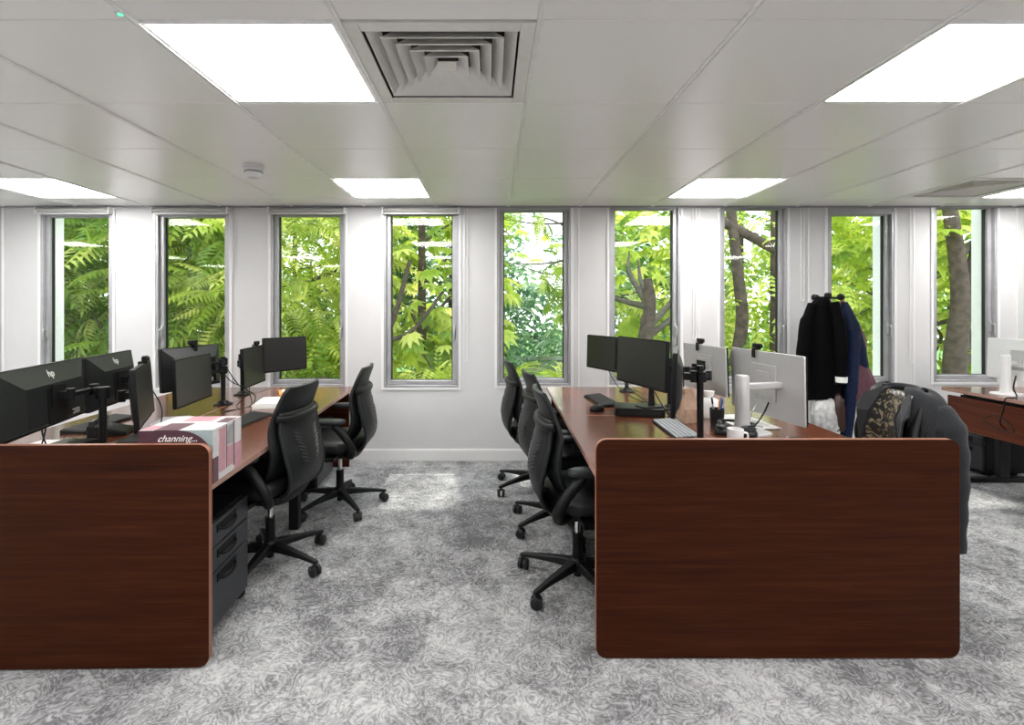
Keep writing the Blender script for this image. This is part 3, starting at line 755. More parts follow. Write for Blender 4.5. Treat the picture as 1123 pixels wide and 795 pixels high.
def cbox_path(bm, a, b, wv, hv):
    d = (b-a); L = d.length
    if L < 1e-4: return
    mx = Matrix.Translation((a+b)/2) @ d.to_track_quat('X', 'Z').to_matrix().to_4x4()
    box(bm, -L/2, L/2, -wv/2, wv/2, -hv/2, hv/2, 0, mx)
for mm_ in (L1, L2, L4): mm_['back'] = .069
for mm_ in (R4, R5, R6): mm_['back'] = .035
pole_arm((-1.825, 2.36), 1.020, LTOP, [(L1, 1.000, (-.12, .10)), ], 'black pole arm carrying the nearest left monitor')
pole_arm((-1.875, 2.66), 1.055, LTOP, [(L2, .985, (-.13, .16)), (L3, .955, (.01, -.12))], 'black pole arm between the two monitors seen from behind and the edge-on one')
pole_arm((-1.925, 3.61), 1.045, LTOP, [(L4, 1.01, (.03, -.08)), (L5, .95, (.00, -.18))], 'black pole arm behind the matte grey screen')
pole_arm((-1.99, 4.02), 1.03, LTOP, [(L6, .96, (.03, -.10)), (L7, 1.00, (.02, .16))], 'black pole arm at the window end of the left row')
pole_arm((1.045, 2.50), 1.110, RTOP, [(R3, 1.055, (.06, .05)), ], 'thick black pole arm on the right desk row')
pole_arm((1.20, 3.36), 1.06, RTOP, [(R4, .99, (.08, -.09)), ], 'black pole arm behind the silver monitor with the webcam')
pole_arm((1.10, 4.05), 1.06, RTOP, [(R1, 1.03, (-.04, .06)), ], 'black pole arm holding the small dark end screen')

# column stand of R5 and stand of R2, R6
def column_stand(name, xy, rz, h, zdesk, m, reach, zr, label, rad=.027, plate=(.12, .10)):
    r = empty(name, (xy[0], xy[1], zdesk), rz); tag(r, label, 'monitor stand', 'monitor stands')
    bm = NB(); loft(bm, [sup(plate[0]*a, plate[1]*a, .02, 0, z, 32, 3.5) for a, z in ((1, 0), (1, .006), (.96, .010))]); obj('base_plate', bm, m, r)
    bm = NB(); loft(bm, [sup(rad*a, rad*1.25*a, 0, 0, z, 24, 2.4) for a, z in ((1.35, .010), (1.1, .05), (1, .12), (1, h-.01), (.9, h))]); obj('neck', bm, m, r)
    bm = NB(); box(bm, rad*.6, reach, -.022, .022, zr-.016, zr+.016); obj('bracket', bm, m, r, bevel=.004)
    return r
column_stand('monitor_stand', (1.365, 2.72), R(14), .312, RTOP, M['silver'], .245, .250, 'pale grey column stand behind the large silver monitor', .030)
column_stand('monitor_stand', (1.02, 3.18), math.atan2(-.03, -.08)+0.0, .34, RTOP+.052, M['black'], .050, .290, 'black stand under the glossy screen', .014, (.08, .07))
column_stand('monitor_stand', (3.935, 3.83), 0.05, .30, .735, M['white_pl'], .085, .24, 'white stand of the white-backed monitor', .024, (.09, .09))

# ------------------------------------------------------------------ things on the desks
def keyboard(loc, rz, kc, label, w=.42, d=.135):
    r = empty('keyboard', loc, rz); tag(r, label, 'keyboard', 'keyboards')
    bm = NB(); prism_y(bm, [(-d/2, 0), (d/2, 0), (d/2, .022), (-d/2, .010)], -w/2, w/2); obj('case', bm, M['black'], r, bevel=.003)
    bm = NB()
    for i in range(6):
        for j in range(20):
            if i == 0 and 5 < j < 11: continue
            x = -d/2+.014+i*.0205; y = w/2-.016-j*.0204; z = .011+.012*(x+d/2)/d
            cbox(bm, (x, y, z+.002), (.016, .016, .006))
    box(bm, -d/2+.006, -d/2+.022, w/2-.016-.0204*10.5, w/2-.016-.0204*5.5, .010, .0165)
    obj('keys', bm, kc, r, smooth=0)
keyboard((1.02, 2.77, RTOP), R(-2), M['keys'], 'grey-keyed keyboard beside the black pole arm on the right desk')
keyboard((.80, 3.62, RTOP), R(6), M['keyblack'], 'black keyboard near the window end of the right desk')
keyboard((-2.32, 2.98, LTOP), R(182), M['keyblack'], 'black keyboard behind the second monitor on the left desk')
keyboard((-1.50, 3.05, LTOP), R(175), M['keyblack'], 'black keyboard in front of the grey matte screen')
def mouse(loc, rz, label):
    r = empty('computer_mouse', loc, rz); tag(r, label, 'mouse', 'computer mice')
    bm = NB(); rr = []
    for a, z in ((.94, 0), (1, .008), (.97, .018), (.82, .029), (.55, .036), (.2, .039)): rr.append(sup(.060*a, .034*a, -.004*(1-a), 0, z, 28, 2.5))
    loft(bm, rr); obj('body', bm, M['black'], r, smooth=60)
    bm = NB(); cyl(bm, (.028, -.004, .030), (.028, .004, .030), .009, 14); obj('scroll_wheel', bm, M['steel'], r)
mouse((1.50, 2.48, RTOP), R(170), 'black mouse below the large silver monitor')
mouse((.70, 3.30, RTOP), R(40), 'black mouse in front of the glossy black screen')
# docking tray under R2
def dock(name, loc, rz, s, label, cat='docking station'):
    r = empty(name, loc, rz); tag(r, label, cat)
    bm = NB(); box(bm, -s[0]/2, s[0]/2, -s[1]/2, s[1]/2, 0.0, s[2]); obj('body', bm, M['black'], r, bevel=.006)
    bm = NB(); box(bm, -s[0]/2+.02, s[0]/2-.02, -s[1]/2-.001, -s[1]/2, s[2]*.3, s[2]*.7); obj('front_strip', bm, M['black2'], r, smooth=0)
dock('docking_station', (.945, 3.20, RTOP), R(-12), (.30, .20, .052), 'flat black box under the glossy screen on the right desk')
dock('docking_station', (-1.99, 2.38, LTOP), R(2), (.16, .14, .062), 'black box at the foot of the nearest left pole')
dock('docking_station', (-1.74, 2.52, LTOP), R(8), (.17, .20, .05), 'low black dock behind the edge-on monitor')
def desk_phone(loc, rz, label):
    r = empty('desk_phone', loc, rz); tag(r, label, 'phone')
    bm = NB(); prism_y(bm, [(-.09, 0), (.09, 0), (.09, .02), (-.09, .065)], -.08, .08); obj('base', bm, M['black'], r, bevel=.005)
    bm = NB(); tube(bm, smooth_path([(-.06, -.095, .075), (-.05, -.04, .085), (-.05, .04, .085), (-.06, .095, .075)]), .017, 10); obj('handset', bm, M['black2'], r)
desk_phone((-2.10, 2.78, LTOP), R(20), 'black desk phone between the left monitors')

def headphones(loc, rz, cup, label, lay=True):
    r = empty('headphones', loc, rz); tag(r, label, 'headphones', 'headphones on the desks')
    for s in (-1, 1):
        bm = NB(); rr = []
        for a, z in ((.85, .0), (1, .008), (1, .024), (.85, .036), (.5, .042)): rr.append(sup(.056*a, .042*a, 0, s*.062, z, 28, 2.2))
        loft(bm, rr); q = obj('ear_cup', bm, cup, r, smooth=60)
        bm = NB(); loft(bm, [sup(.050*a, .036*a, 0, s*.062, z, 24, 2.2) for a, z in ((.9, .040), (1, .044), (.85, .052))]); obj('cushion', bm, cup, q, smooth=60)
    bm = NB(); tube(bm, smooth_path([(0, -.062, .05), (.06, -.085, .055), (.13, -.05, .05), (.155, 0, .045), (.13, .05, .05), (.06, .085, .055), (0, .062, .05)]), .011, 8, flat=.7); obj('headband', bm, M['black'], r)
M['silver_soft'] = mat('silver_grey_leather', (0.34, 0.36, 0.38), .35, var=.35, scale=18)
headphones((-1.70, 2.74, LTOP), R(100), M['silver_soft'], 'silver headphones with a black band below the matte grey screen')
headphones((1.30, 2.66, RTOP), R(60), M['black2'], 'black headphones beside the pale column stand')

# carton behind the left end panel
def carton():
    r = empty('printed_carton', (-1.100, 1.985, LTOP), R(3)); tag(r, 'purple printed carton with white script and pastel sides at the end of the left desk', 'box')
    w, d, h = .285, .255, .215; q = .05
    pts = [(-w, 0), (0, 0), (0, h), (-w, h)]
    bm = NB(); prism_y(bm, pts, 0, d, 0, 0); obj('carton_body', bm, M['box_grey'], r, bevel=.0015)
    def arc(x0, z0, n=10): return [(x0*math.sin(R(90*k/n)), z0*math.cos(R(90*k/n))) for k in range(n+1)]
    # purple front with sweeping arc, lying 1 mm proud
    a = [(-w, 0), (-w, h)] + [(-.135+(.135)*math.sin(R(90*k/10)), h-.115+.115*math.cos(R(90*k/10))) for k in range(11)] + [(0, 0)]
    bm = NB(); prism_y(bm, a, -.0015, 0); obj('purple_print', bm, M['box_purple'], r, smooth=0)
    a = [(-.135, h), (0, h), (0, h-.115)] + [(-.135+.135*math.sin(R(90*k/10)), h-.115+.115*math.cos(R(90*k/10))) for k in range(9, 0, -1)]
    bm = NB(); prism_y(bm, a, -.001, 0); obj('teal_corner', bm, M['box_teal'], r, smooth=0)
    text_obj('lettering', 'channing...', .037, M['paper'], r, (-.135, -.0025, .182), (R(90), 0, 0), shear=.45)
    def side(name, y0, y1, z0, z1, m): 
        bm = NB(); box(bm, 0, .0012, y0, y1, z0, z1); obj(name, bm, m, r, smooth=0)
    side('side_print', .0, .045, 0, .10, M['box_dark']); side('side_print', .052, .105, .028, .205, M['box_pink']); side('side_print', .112, .118, .03, .21, M['box_dark'])
    side('side_print', .122, .172, .12, .205, M['steel']); side('side_print', .122, .172, .03, .116, M['box_pink']); side('side_print', .178, .186, .02, h-.002, M['box_dark'])
    side('side_print', .19, .25, .0, .11, M['box_pink'])
    def top(x0, x1, y0, y1, m):
        bm = NB(); box(bm, x0, x1, y0, y1, h, h+.001); obj('top_print', bm, m, r, smooth=0)
    top(-.283, -.23, .01, .08, M['box_pink']); top(-.225, -.13, .0, .12, M['box_dark']); top(-.20, -.08, .16, .25, M['box_pink']); top(-.05, -.002, .13, .22, M['box_dark'])
    return r
carton()

def paper_stack(name, loc, rz, s, n, label, cat='papers', m='paper'):
    r = empty(name, loc, rz); tag(r, label, cat)
    rn = random.Random(n)
    for k in range(n):
        bm = NB(); t = s[2]/n; dx, dy = rn.uniform(-.008, .008), rn.uniform(-.008, .008)
        box(bm, -s[0]/2+dx, s[0]/2+dx, -s[1]/2+dy, s[1]/2+dy, t*k, t*(k+1)-.0005); obj('sheet_bundle', bm, M[m], r, smooth=0, bevel=.001)
    return r
paper_stack('paper_stack', (-1.56, 3.60, LTOP), R(12), (.21, .28, .034), 4, 'white paper stack near the window end of the left desk')
paper_stack('paper_stack', (1.50, 2.98, RTOP), R(5), (.22, .38, .006), 2, 'white sheets lying under the large silver monitor')
paper_stack('paper_stack', (-2.22, 2.45, LTOP), R(-4), (.26, .36, .006), 2, 'white sheets under the nearest black monitors')
paper_stack('notebook', (-1.93, 3.05, LTOP), R(18), (.16, .22, .018), 2, 'pale closed notebook behind the matte grey screen', 'notebook', 'box_grey')
r = empty('paper_roll', (-1.53, 3.86, LTOP), R(40)); tag(r, 'white paper tube with an orange end on the left desk by the window', 'paper roll')
bm = NB(); cyl(bm, (-.10, 0, .036), (.09, 0, .036), .036, 22); obj('roll', bm, M['paper'], r)
bm = NB(); cyl(bm, (-.102, 0, .036), (-.075, 0, .036), .0365, 22); obj('end_wrap', bm, M['orange'], r)

r = empty('pen_cup', (1.30, 2.88, RTOP)); tag(r, 'black mesh cup of pens between the two silver monitors', 'pen holder')
bm = NB(); loft(bm, [sup(a, a, 0, 0, z, 24, 2) for a, z in ((.036, 0), (.040, .10), (.036, .10), (.033, .01))]); obj('cup', bm, M['black2'], r)
for k, (dx, dy, m) in enumerate(((.02, .01, 'blue'), (-.01, .02, 'black'), (.0, -.02, 'orange'), (-.02, -.005, 'steel'), (.015, -.012, 'blue'))):
    p = empty('pen', (1.30, 2.88, RTOP+.012)); tag(p, ('blue', 'black', 'orange', 'silver', 'second blue')[k]+' pen standing in the mesh cup', 'pen', 'pens in the cup')
    bm = NB(); cyl(bm, (dx*.4, dy*.4, .0), (dx*1.4, dy*1.4, .115), .0042, 8); obj('barrel', bm, M[m], p)
    bm = NB(); cyl(bm, (dx*1.4, dy*1.4, .115), (dx*1.6, dy*1.6, .145), .0050, 8); obj('cap', bm, M['black' if m == 'steel' else m], p)
r = empty('kraft_bag', (1.17, 2.98, RTOP), R(12)); tag(r, 'crumpled brown paper bag behind the black pole', 'paper bag')
bm = NB(); rr = []
rn = random.Random(5)
for i, (a, z) in enumerate(((.95, 0), (1, .02), (1.02, .08), (.92, .13), (.7, .165), (.75, .20))):
    rg = sup(.055*a, .042*a*(1 if i < 3 else .55), 0, 0, z, 20, 3.5)
    for p in rg: p.x += rn.uniform(-.005, .005); p.y += rn.uniform(-.005, .005)
    rr.append(rg)
loft(bm, rr); obj('bag_body', bm, M['kraft'], r, smooth=20)
r = empty('tissue_pack', (1.36, 3.12, RTOP), R(-10)); tag(r, 'white bulky tissue packet between the silver monitors', 'tissue pack')
bm = NB(); loft(bm, [sup(.075*a, .055*a, 0, 0, z, 28, 3) for a, z in ((.9, 0), (1, .015), (1.02, .07), (.9, .10), (.5, .115), (.3, .118))]); obj('packet', bm, M['paper'], r, smooth=60)
bm = NB(); loft(bm, [sup(.030*a, .018*a, 0, 0, z, 16, 2) for a, z in ((.5, .116), (.9, .135), (1.1, .16))]); obj('tissue', bm, M['paper'], r, smooth=60)
r = empty('mug', (1.20, 2.46, RTOP)); tag(r, 'small white mug just behind the right end panel', 'mug')
bm = NB(); loft(bm, [sup(a, a, 0, 0, z, 28, 2) for a, z in ((.028, 0), (.036, .008), (.038, .085), (.035, .085), (.032, .012))]); obj('cup', bm, M['white_pl'], r)
bm = NB(); tube(bm, smooth_path([(.036, 0, .065), (.058, 0, .062), (.062, 0, .042), (.052, 0, .024), (.036, 0, .022)]), .005, 8); obj('handle', bm, M['white_pl'], r)

def cable(pts, label, rad=.0035, m='black'):
    o_ = Vector(pts[0]); bm = NB(); tube(bm, smooth_path([Vector(p)-o_ for p in pts], 7), rad, 6)
    o = obj('cable', bm, M[m], None, smooth=60); o.location = o_; tag(o, label, 'cable', 'loose cables'); return o
Z = LTOP+.004
cable([(-2.07, 2.30, .90), (-2.02, 2.27, .80), (-1.93, 2.22, .74), (-1.80, 2.18, Z), (-1.66, 2.10, Z)], 'black cable drooping from the nearest left monitor')
cable([(-2.08, 2.36, .91), (-2.05, 2.30, .80), (-2.00, 2.2, Z+.02), (-1.95, 2.08, Z)], 'black cable with a grey plug under the nearest left monitor')
cable([(-1.93, 2.80, 1.0), (-1.80, 2.74, .86), (-1.76, 2.66, .76), (-1.80, 2.60, Z)], 'black cable looping by the second left pole')
cable([(-1.90, 3.47, 1.0), (-1.82, 3.52, .88), (-1.74, 3.60, .80), (-1.80, 3.55, Z)], 'black cable hanging behind the matte grey screen')
cable([(-1.92, 3.60, 1.0), (-1.85, 3.70, .82), (-1.72, 3.66, .76), (-1.66, 3.50, Z)], 'black cable between the two window end screens, left row')
cable([(-1.88, 3.92, .90), (-1.78, 3.70, .78), (-1.70, 3.55, Z), (-1.78, 3.35, Z)], 'black cable sagging to the desk near the paper stack')
Z = RTOP+.004
cable([(.94, 4.1, .93), (.98, 3.9, .80), (1.05, 3.7, Z+.01), (1.12, 3.5, Z)], 'black cable behind the small end screen')
cable([(.96, 3.95, .93), (1.02, 3.6, .80), (1.12, 3.3, Z), (1.10, 3.0, Z), (1.04, 2.84, Z)], 'black cable running to the grey-keyed keyboard')
cable([(1.0, 3.1, .90), (1.06, 3.05, .78), (1.08, 2.95, Z), (1.00, 2.6, Z)], 'black cable from the glossy screen to the pole')
cable([(1.60, 2.88, .86), (1.52, 2.80, .80), (1.42, 2.70, .765), (1.33, 2.66, .765)], 'black cable under the large silver monitor', .005)
cable([(1.62, 2.98, .86), (1.55, 2.94, .82), (1.50, 2.90, Z+.01), (1.52, 2.80, Z+.008)], 'thin grey cable from the large silver monitor', .004, 'steel')
cable([(3.98, 3.80, .88), (3.90, 3.74, .80), (3.86, 3.68, .74), (3.76, 3.66, .735), (3.745, 3.66, .66), (3.76, 3.70, .55), (3.78, 3.68, .50)], 'black cable falling over the edge of the far right desk', .005)
cable([(3.745, 3.80, .56), (3.75, 3.72, .60), (3.75, 3.62, .55), (3.75, 3.60, .50), (3.75, 3.72, .50), (3.75, 3.84, .55)], 'coiled black cable in front of the far right modesty panel', .004)
dock('power_strip', (3.97, 3.86, .648), R(90), (.40, .06, .04), 'black power strip in the tray of the far right desk', 'power strip')

# ------------------------------------------------------------------ coat stand and clothes
CX, CY = px(908, 4.20), 4.20
r = empty('coat_stand', (CX, CY, 0)); tag(r, 'black coat stand with knob hooks in front of the eighth window', 'coat stand')
ZT = pz(324, CY)
bm = NB(); cyl(bm, (0, 0, .04), (0, 0, ZT), .016, 18); obj('pole', bm, M['blackmetal'], r)
bm = NB(); loft(bm, [sup(a, a, 0, 0, z, 20, 2) for a, z in ((.020, ZT-.03), (.028, ZT-.02), (.028, ZT+.01), (.018, ZT+.022))]); obj('finial', bm, M['black'], r)
for k in range(4):
    a = R(8+90*k); c, s = math.cos(a), math.sin(a); bm = NB()
    tube(bm, smooth_path([(0, 0, ZT-.01), (.06*c, .06*s, ZT-.022), (.115*c, .115*s, ZT-.016)]), .009, 10); 
    tube(bm, [(.112*c, .112*s, ZT-.016), (.117*c, .117*s, ZT-.016), (.135*c, .135*s, ZT-.014), (.142*c, .142*s, ZT-.014)], [.012, .026, .026, .015], 16); obj('hook', bm, M['black'], r)
bm = NB(); loft(bm, [sup(a, a, 0, 0, z, 32, 2) for a, z in ((.17, 0), (.17, .018), (.155, .03), (.03, .05))]); obj('base', bm, M['blackmetal'], r)
bm = NB()
pts = [(.13*math.cos(R(a)), .13*math.sin(R(a)), .78) for a in range(0, 361, 20)]; tube(bm, pts, .007, 8); box(bm, -.13, .13, -.008, .008, .774, .786); obj('umbrella_ring', bm, M['blackmetal'], r)
def garment(name, label, cat, c, top, bot, lv, m, ph=0, folds=7, amp=.14, e=2.2, rz=0, grp='clothes on the coat stand'):
    """lv: (t, half width, half depth, dx, dy) from top to bottom"""
    r = empty(name, (c[0], c[1], bot), rz); tag(r, label, cat, grp)
    bm = NB(); rr = []
    n = 56
    for t, hw, hd, dx, dy in lv:
        z = (top-bot)*(1-t)
        rg = []
        for k in range(n):
            a = 2*math.pi*k/n; cc, ss = math.cos(a), math.sin(a)
            f = 1+amp*min(1, t*2.2)*math.sin(folds*a+ph+t*1.5)
            rg.append(Vector((dx+hw*f*math.copysign(abs(cc)**(2/e), cc), dy+hd*f*math.copysign(abs(ss)**(2/e), ss), z+.008*math.sin(3*a+ph)*t)))
        rr.append(rg)
    loft(bm, rr); obj('cloth_body', bm, m, r, smooth=70)
    return r
# black coat
g = garment('coat', 'long black coat hanging on the left hook of the stand', 'coat', (CX-.085, CY-.055), ZT-.01, pz(436, CY),
        [(0, .03, .03, 0, 0), (.05, .07, .045, -.005, 0), (.14, .115, .065, -.015, 0), (.3, .145, .08, -.02, 0), (.55, .165, .085, -.02, 0), (.8, .17, .085, -.015, 0), (1, .16, .08, -.01, 0)], M['coat_black'], .4)
bm = NB(); tube(bm, smooth_path([(-.10, -.03, .78), (-.165, -.045, .62), (-.185, -.05, .40), (-.180, -.05, .20)]), [.035]*5+[.045]*8+[.04]*6, 14); obj('sleeve', bm, M['coat_black'], g, smooth=70)
bm = NB(); tube(bm, smooth_path([(.05, -.07, .80), (.085, -.085, .60), (.095, -.09, .36), (.095, -.09, .14)]), [.035]*5+[.045]*8+[.038]*6, 14); obj('sleeve', bm, M['coat_black'], g, smooth=70)
bm = NB(); tube(bm, [(.095, -.09, .15), (.095, -.09, .195)], [.042, .044], 14); o = obj('cuff', bm, M['paper'], g, smooth=60); o['label'] = 'pale cuff band'
# navy jacket on the right hook
g = garment('jacket', 'shiny navy jacket hanging right of the black coat', 'jacket', (CX+.16, CY-.03), ZT-.055, pz(444, CY),
        [(0, .02, .02, -.04, 0), (.08, .045, .04, -.03, 0), (.2, .07, .06, -.005, 0), (.45, .095, .075, .02, 0), (.75, .105, .08, .04, 0), (.9, .085, .07, .045, 0), (1, .04, .05, .03, 0)], M['navy'], 1.3, 6, .18)
bm = NB(); tube(bm, smooth_path([(-.02, -.07, .62), (-.04, -.085, .42), (-.055, -.09, .20), (-.06, -.085, .0), (-.085, -.08, -.22), (-.10, -.075, -.36)]), [.05, .05, .05, .055, .055]+[.05]*10+[.042]*16, 14); obj('sleeve', bm, M['navy'], g, smooth=70)
g = garment('jacket', 'dark navy jacket hanging behind the shiny navy one', 'jacket', (CX+.20, CY+.06), ZT-.06, pz(430, CY),
        [(0, .02, .02, -.06, 0), (.1, .05, .04, -.04, 0), (.35, .08, .05, .0, 0), (.7, .10, .055, .035, 0), (.93, .09, .05, .055, 0), (1, .07, .045, .06, 0)], M['dknavy'], .2, 5)
garment('cardigan', 'maroon cardigan hanging lowest on the coat stand', 'cardigan', (CX+.215, CY-.12), pz(395, CY), pz(437, CY),
        [(0, .03, .02, -.03, .06), (.2, .075, .035, -.01, .03), (.6, .088, .045, 0, 0), (1, .085, .045, 0.0, 0)], M['maroon'], .9, 5, .16)
garment('scarf', 'taupe scarf at the right side of the coat stand', 'scarf', (CX+.255, CY+.02), ZT-.03, pz(402, CY),
        [(0, .015, .012, -.13, -.01), (.12, .025, .02, -.11, -.01), (.35, .035, .03, -.03, -.01), (.6, .045, .04, .03, 0), (1, .025, .03, .05, 0)], M['taupe'], .5, 5, .2)
g = garment('plastic_bag', 'crinkled grey plastic bag hanging under the black coat', 'bag', (CX-.10, CY-.12), pz(432, CY), pz(470, CY),
        [(0, .05, .02, .04, .03), (.15, .085, .04, .0, .01), (.5, .10, .06, 0, 0), (.85, .095, .06, 0, 0), (1, .05, .04, 0, 0)], M['bagfilm'], .8, 9, .14)
g = garment('handbag', 'dark brown leather bag hanging beside the plastic bag', 'bag', (CX-.005, CY-.14), pz(428, CY), pz(468, CY),
        [(0, .012, .012, .0, .02), (.12, .03, .02, .0, .01), (.4, .045, .03, 0, 0), (.9, .045, .03, 0, 0), (1, .03, .025, 0, 0)], mat('brown_leather', (.03, .012, .008), .4), .8, 3, .05, 3)

# ------------------------------------------------------------------ garden outside
bm = NB(); 
n = 24; xs = np.linspace(-22, 24, n); ys = np.linspace(4.8, 40, n)
vv = [[bm.verts.new((x, y, -.55 + .12*math.sin(x*.7+y*.4))) for x in xs] for y in ys]
for i in range(n-1):
    for j in range(n-1): bm.faces.new((vv[i][j], vv[i][j+1], vv[i+1][j+1], vv[i+1][j]))
o = obj('lawn', bm, M['grass'], smooth=80); o['kind'] = 'structure'

def leaf_template(kind):
    V, Fc = [], []
    def leaflet(p, d, L, W, droop):
        d = d/np.linalg.norm(d); s = np.cross(d, [0, 0, 1.0]); s /= max(1e-6, np.linalg.norm(s))
        n_ = np.array([0, 0, 1.0]); b = len(V)
        V.extend([p, p+d*L*.45+s*W/2+n_*.12*W, p+d*L+n_*(-droop*L), p+d*L*.45-s*W/2+n_*.12*W, p+d*L*.45-n_*.10*W])
        Fc.extend([(b, b+4, b+1), (b+4, b+2, b+1), (b, b+3, b+4), (b+4, b+3, b+2)])
    if kind == 'pinnate':
        for i in range(9):
            t = .12+.86*i/8; p = np.array([t, 0, -.35*t*t])
            L = .34*math.sin(math.pi*(.18+.74*t))+.04
            for s in (-1, 1): leaflet(p, np.array([.45, s*1.0, -.25]), L, .085, .25)
        leaflet(np.array([.98, 0, -.34]), np.array([1, 0, -.6]), .22, .08, .2)
        b = len(V); V.extend([np.array([0, -.008, 0]), np.array([0, .008, 0]), np.array([1, .003, -.35]), np.array([.5, 0, -.07])]); Fc.extend([(b, b+1, b+3), (b+3, b+1, b+2)])
    elif kind == 'palmate':
        for a in (-100, -66, -33, 0, 33, 66, 100):
            L = .62-.22*abs(a)/100
            leaflet(np.array([.30, 0, -.02]), np.array([math.cos(R(a)), math.sin(R(a)), -.30]), L, .21, .18)
        b = len(V); V.extend([np.array([0, -.008, 0]), np.array([0, .008, 0]), np.array([.3, .0, -.02])]); Fc.extend([(b, b+1, b+2)])
    elif kind == 'oval':
        for i in range(5):
            t = .15+.8*i/4; p = np.array([t, 0, -.15*t*t])
            for s in (-1, 1): leaflet(p, np.array([.6, s*1.0, -.15]), .26, .13, .2)
    elif kind == 'sago':
        for i in range(14):
            t = .1+.9*i/13; p = np.array([t, 0, .45*t-.75*t*t])
            for s in (-1, 1): leaflet(p, np.array([.8, s*1.0, .1]), .20, .035, .1)
    return np.array(V), Fc
TPL = {k: leaf_template(k) for k in ('pinnate', 'palmate', 'oval', 'sago')}
def foliage(name, pos, dirs, sizes, kind, m, parent, base, rng):
    V, Fc = TPL[kind]; N = len(pos); nv = len(V)
    d = dirs/np.linalg.norm(dirs, axis=1)[:, None]
    up = np.tile([0, 0, 1.0], (N, 1)) + rng.normal(0, .35, (N, 3))
    y = np.cross(up, d); y /= np.linalg.norm(y, axis=1)[:, None]; z = np.cross(d, y)
    Rm = np.stack([d, y, z], axis=2)                      # N,3,3 columns
    P = np.einsum('nij,vj->nvi', Rm, V)*sizes[:, None, None] + (pos-np.array(base))[:, None, :]
    faces = np.array(Fc)[None] + (np.arange(N)*nv)[:, None, None]
    me = bpy.data.meshes.new(name)
    me.vertices.add(N*nv); me.vertices.foreach_set('co', P.reshape(-1).astype(np.float32))
    nf = N*len(Fc); me.loops.add(nf*3); me.polygons.add(nf)
    me.loops.foreach_set('vertex_index', faces.reshape(-1).astype(np.int32))
    me.polygons.foreach_set('loop_start', np.arange(0, nf*3, 3, dtype=np.int32))
    me.update(calc_edges=True)
    at = me.attributes.new('leaf_tone', 'FLOAT', 'POINT')
    tone = np.clip(rng.normal(.5, .24, N), 0, 1)[:, None] + rng.normal(0, .05, (N, nv))
    at.data.foreach_set('value', np.clip(tone, 0, 1).reshape(-1).astype(np.float32))
    me.materials.append(m); o = bpy.data.objects.new(name, me); link(o, parent); return o
GZ = -.5
def tree(i, x, y, rx, ry, z0, z1, n, kind, m, size, label, trunk=None, lean=(0, 0), tr=.09, name='tree', keep=None):
    rng = np.random.default_rng(100+i)
    r = empty(name, (x, y, GZ)); tag(r, label, 'tree' if name == 'tree' else 'shrub', 'trees outside the windows' if name == 'tree' else 'shrubs outside the windows')
    c = np.array([x, y, (z0+z1)/2]); rad = np.array([rx, ry, (z1-z0)/2])
    u = rng.normal(size=(n, 3)); u /= np.linalg.norm(u, axis=1)[:, None]; q = rng.uniform(.25, 1, n)**.55
    # lumpy crown: clusters
    cl = rng.normal(size=(26, 3)); cl /= np.linalg.norm(cl, axis=1)[:, None]
    lum = 1+.18*np.max(u@cl.T, axis=1)**8
    pos = c+u*rad*q[:, None]*lum[:, None]*.92
    dirs = u*np.array([1, 1, .5])+rng.normal(0, .45, (n, 3))+np.array([0, -.25, -.22])
    sz = size*rng.uniform(.7, 1.25, n)
    if keep is not None:
        k = keep(pos); pos, dirs, sz = pos[k], dirs[k], sz[k]
    foliage('foliage', pos, dirs, sz, kind, m, r, (x, y, GZ), rng)
    bm = NB(); zt = (z0+z1)/2+.3*(z1-z0)
    T_ = trunk or [(0, 0, 0), (lean[0]*.3, lean[1]*.3, (z0-GZ)*.6+.5), (lean[0], lean[1], (zt-GZ))]
    P = smooth_path(T_, 6); tube(bm, P, [tr*(1-.55*k/(len(P)-1)) for k in range(len(P))], 12); obj('trunk', bm, M['bark'], r, smooth=70)
    rnd = random.Random(i)
    for k in range(7):
        a = P[int(len(P)*(.35+.6*rnd.random()))-1]
        an = rnd.uniform(0, 6.28); L = rnd.uniform(.55, .95)
        e = Vector((math.cos(an)*rx*L, math.sin(an)*ry*L, a.z+rnd.uniform(.2, .9)))
        md = (a+e)/2+Vector((rnd.uniform(-.15, .15), rnd.uniform(-.15, .15), rnd.uniform(-.1, .15)))
        bm = NB(); Q = smooth_path([a, md, e], 5); tube(bm, Q, [max(.008, tr*.42*(1-.8*j/(len(Q)-1))) for j in range(len(Q))], 8); obj('branch', bm, M['bark_thin'], r, smooth=70)
    return r
def sky_gap(p):   # thin canopy where the sky shows high in the fifth window
    sx = 538+p[:, 0]*F/p[:, 1]; sy = 337-(p[:, 2]-CZ)*F/p[:, 1]
    return ~((sx > 540) & (sx < 640) & (sy < 310) & (np.random.default_rng(1).random(len(p)) < .80))
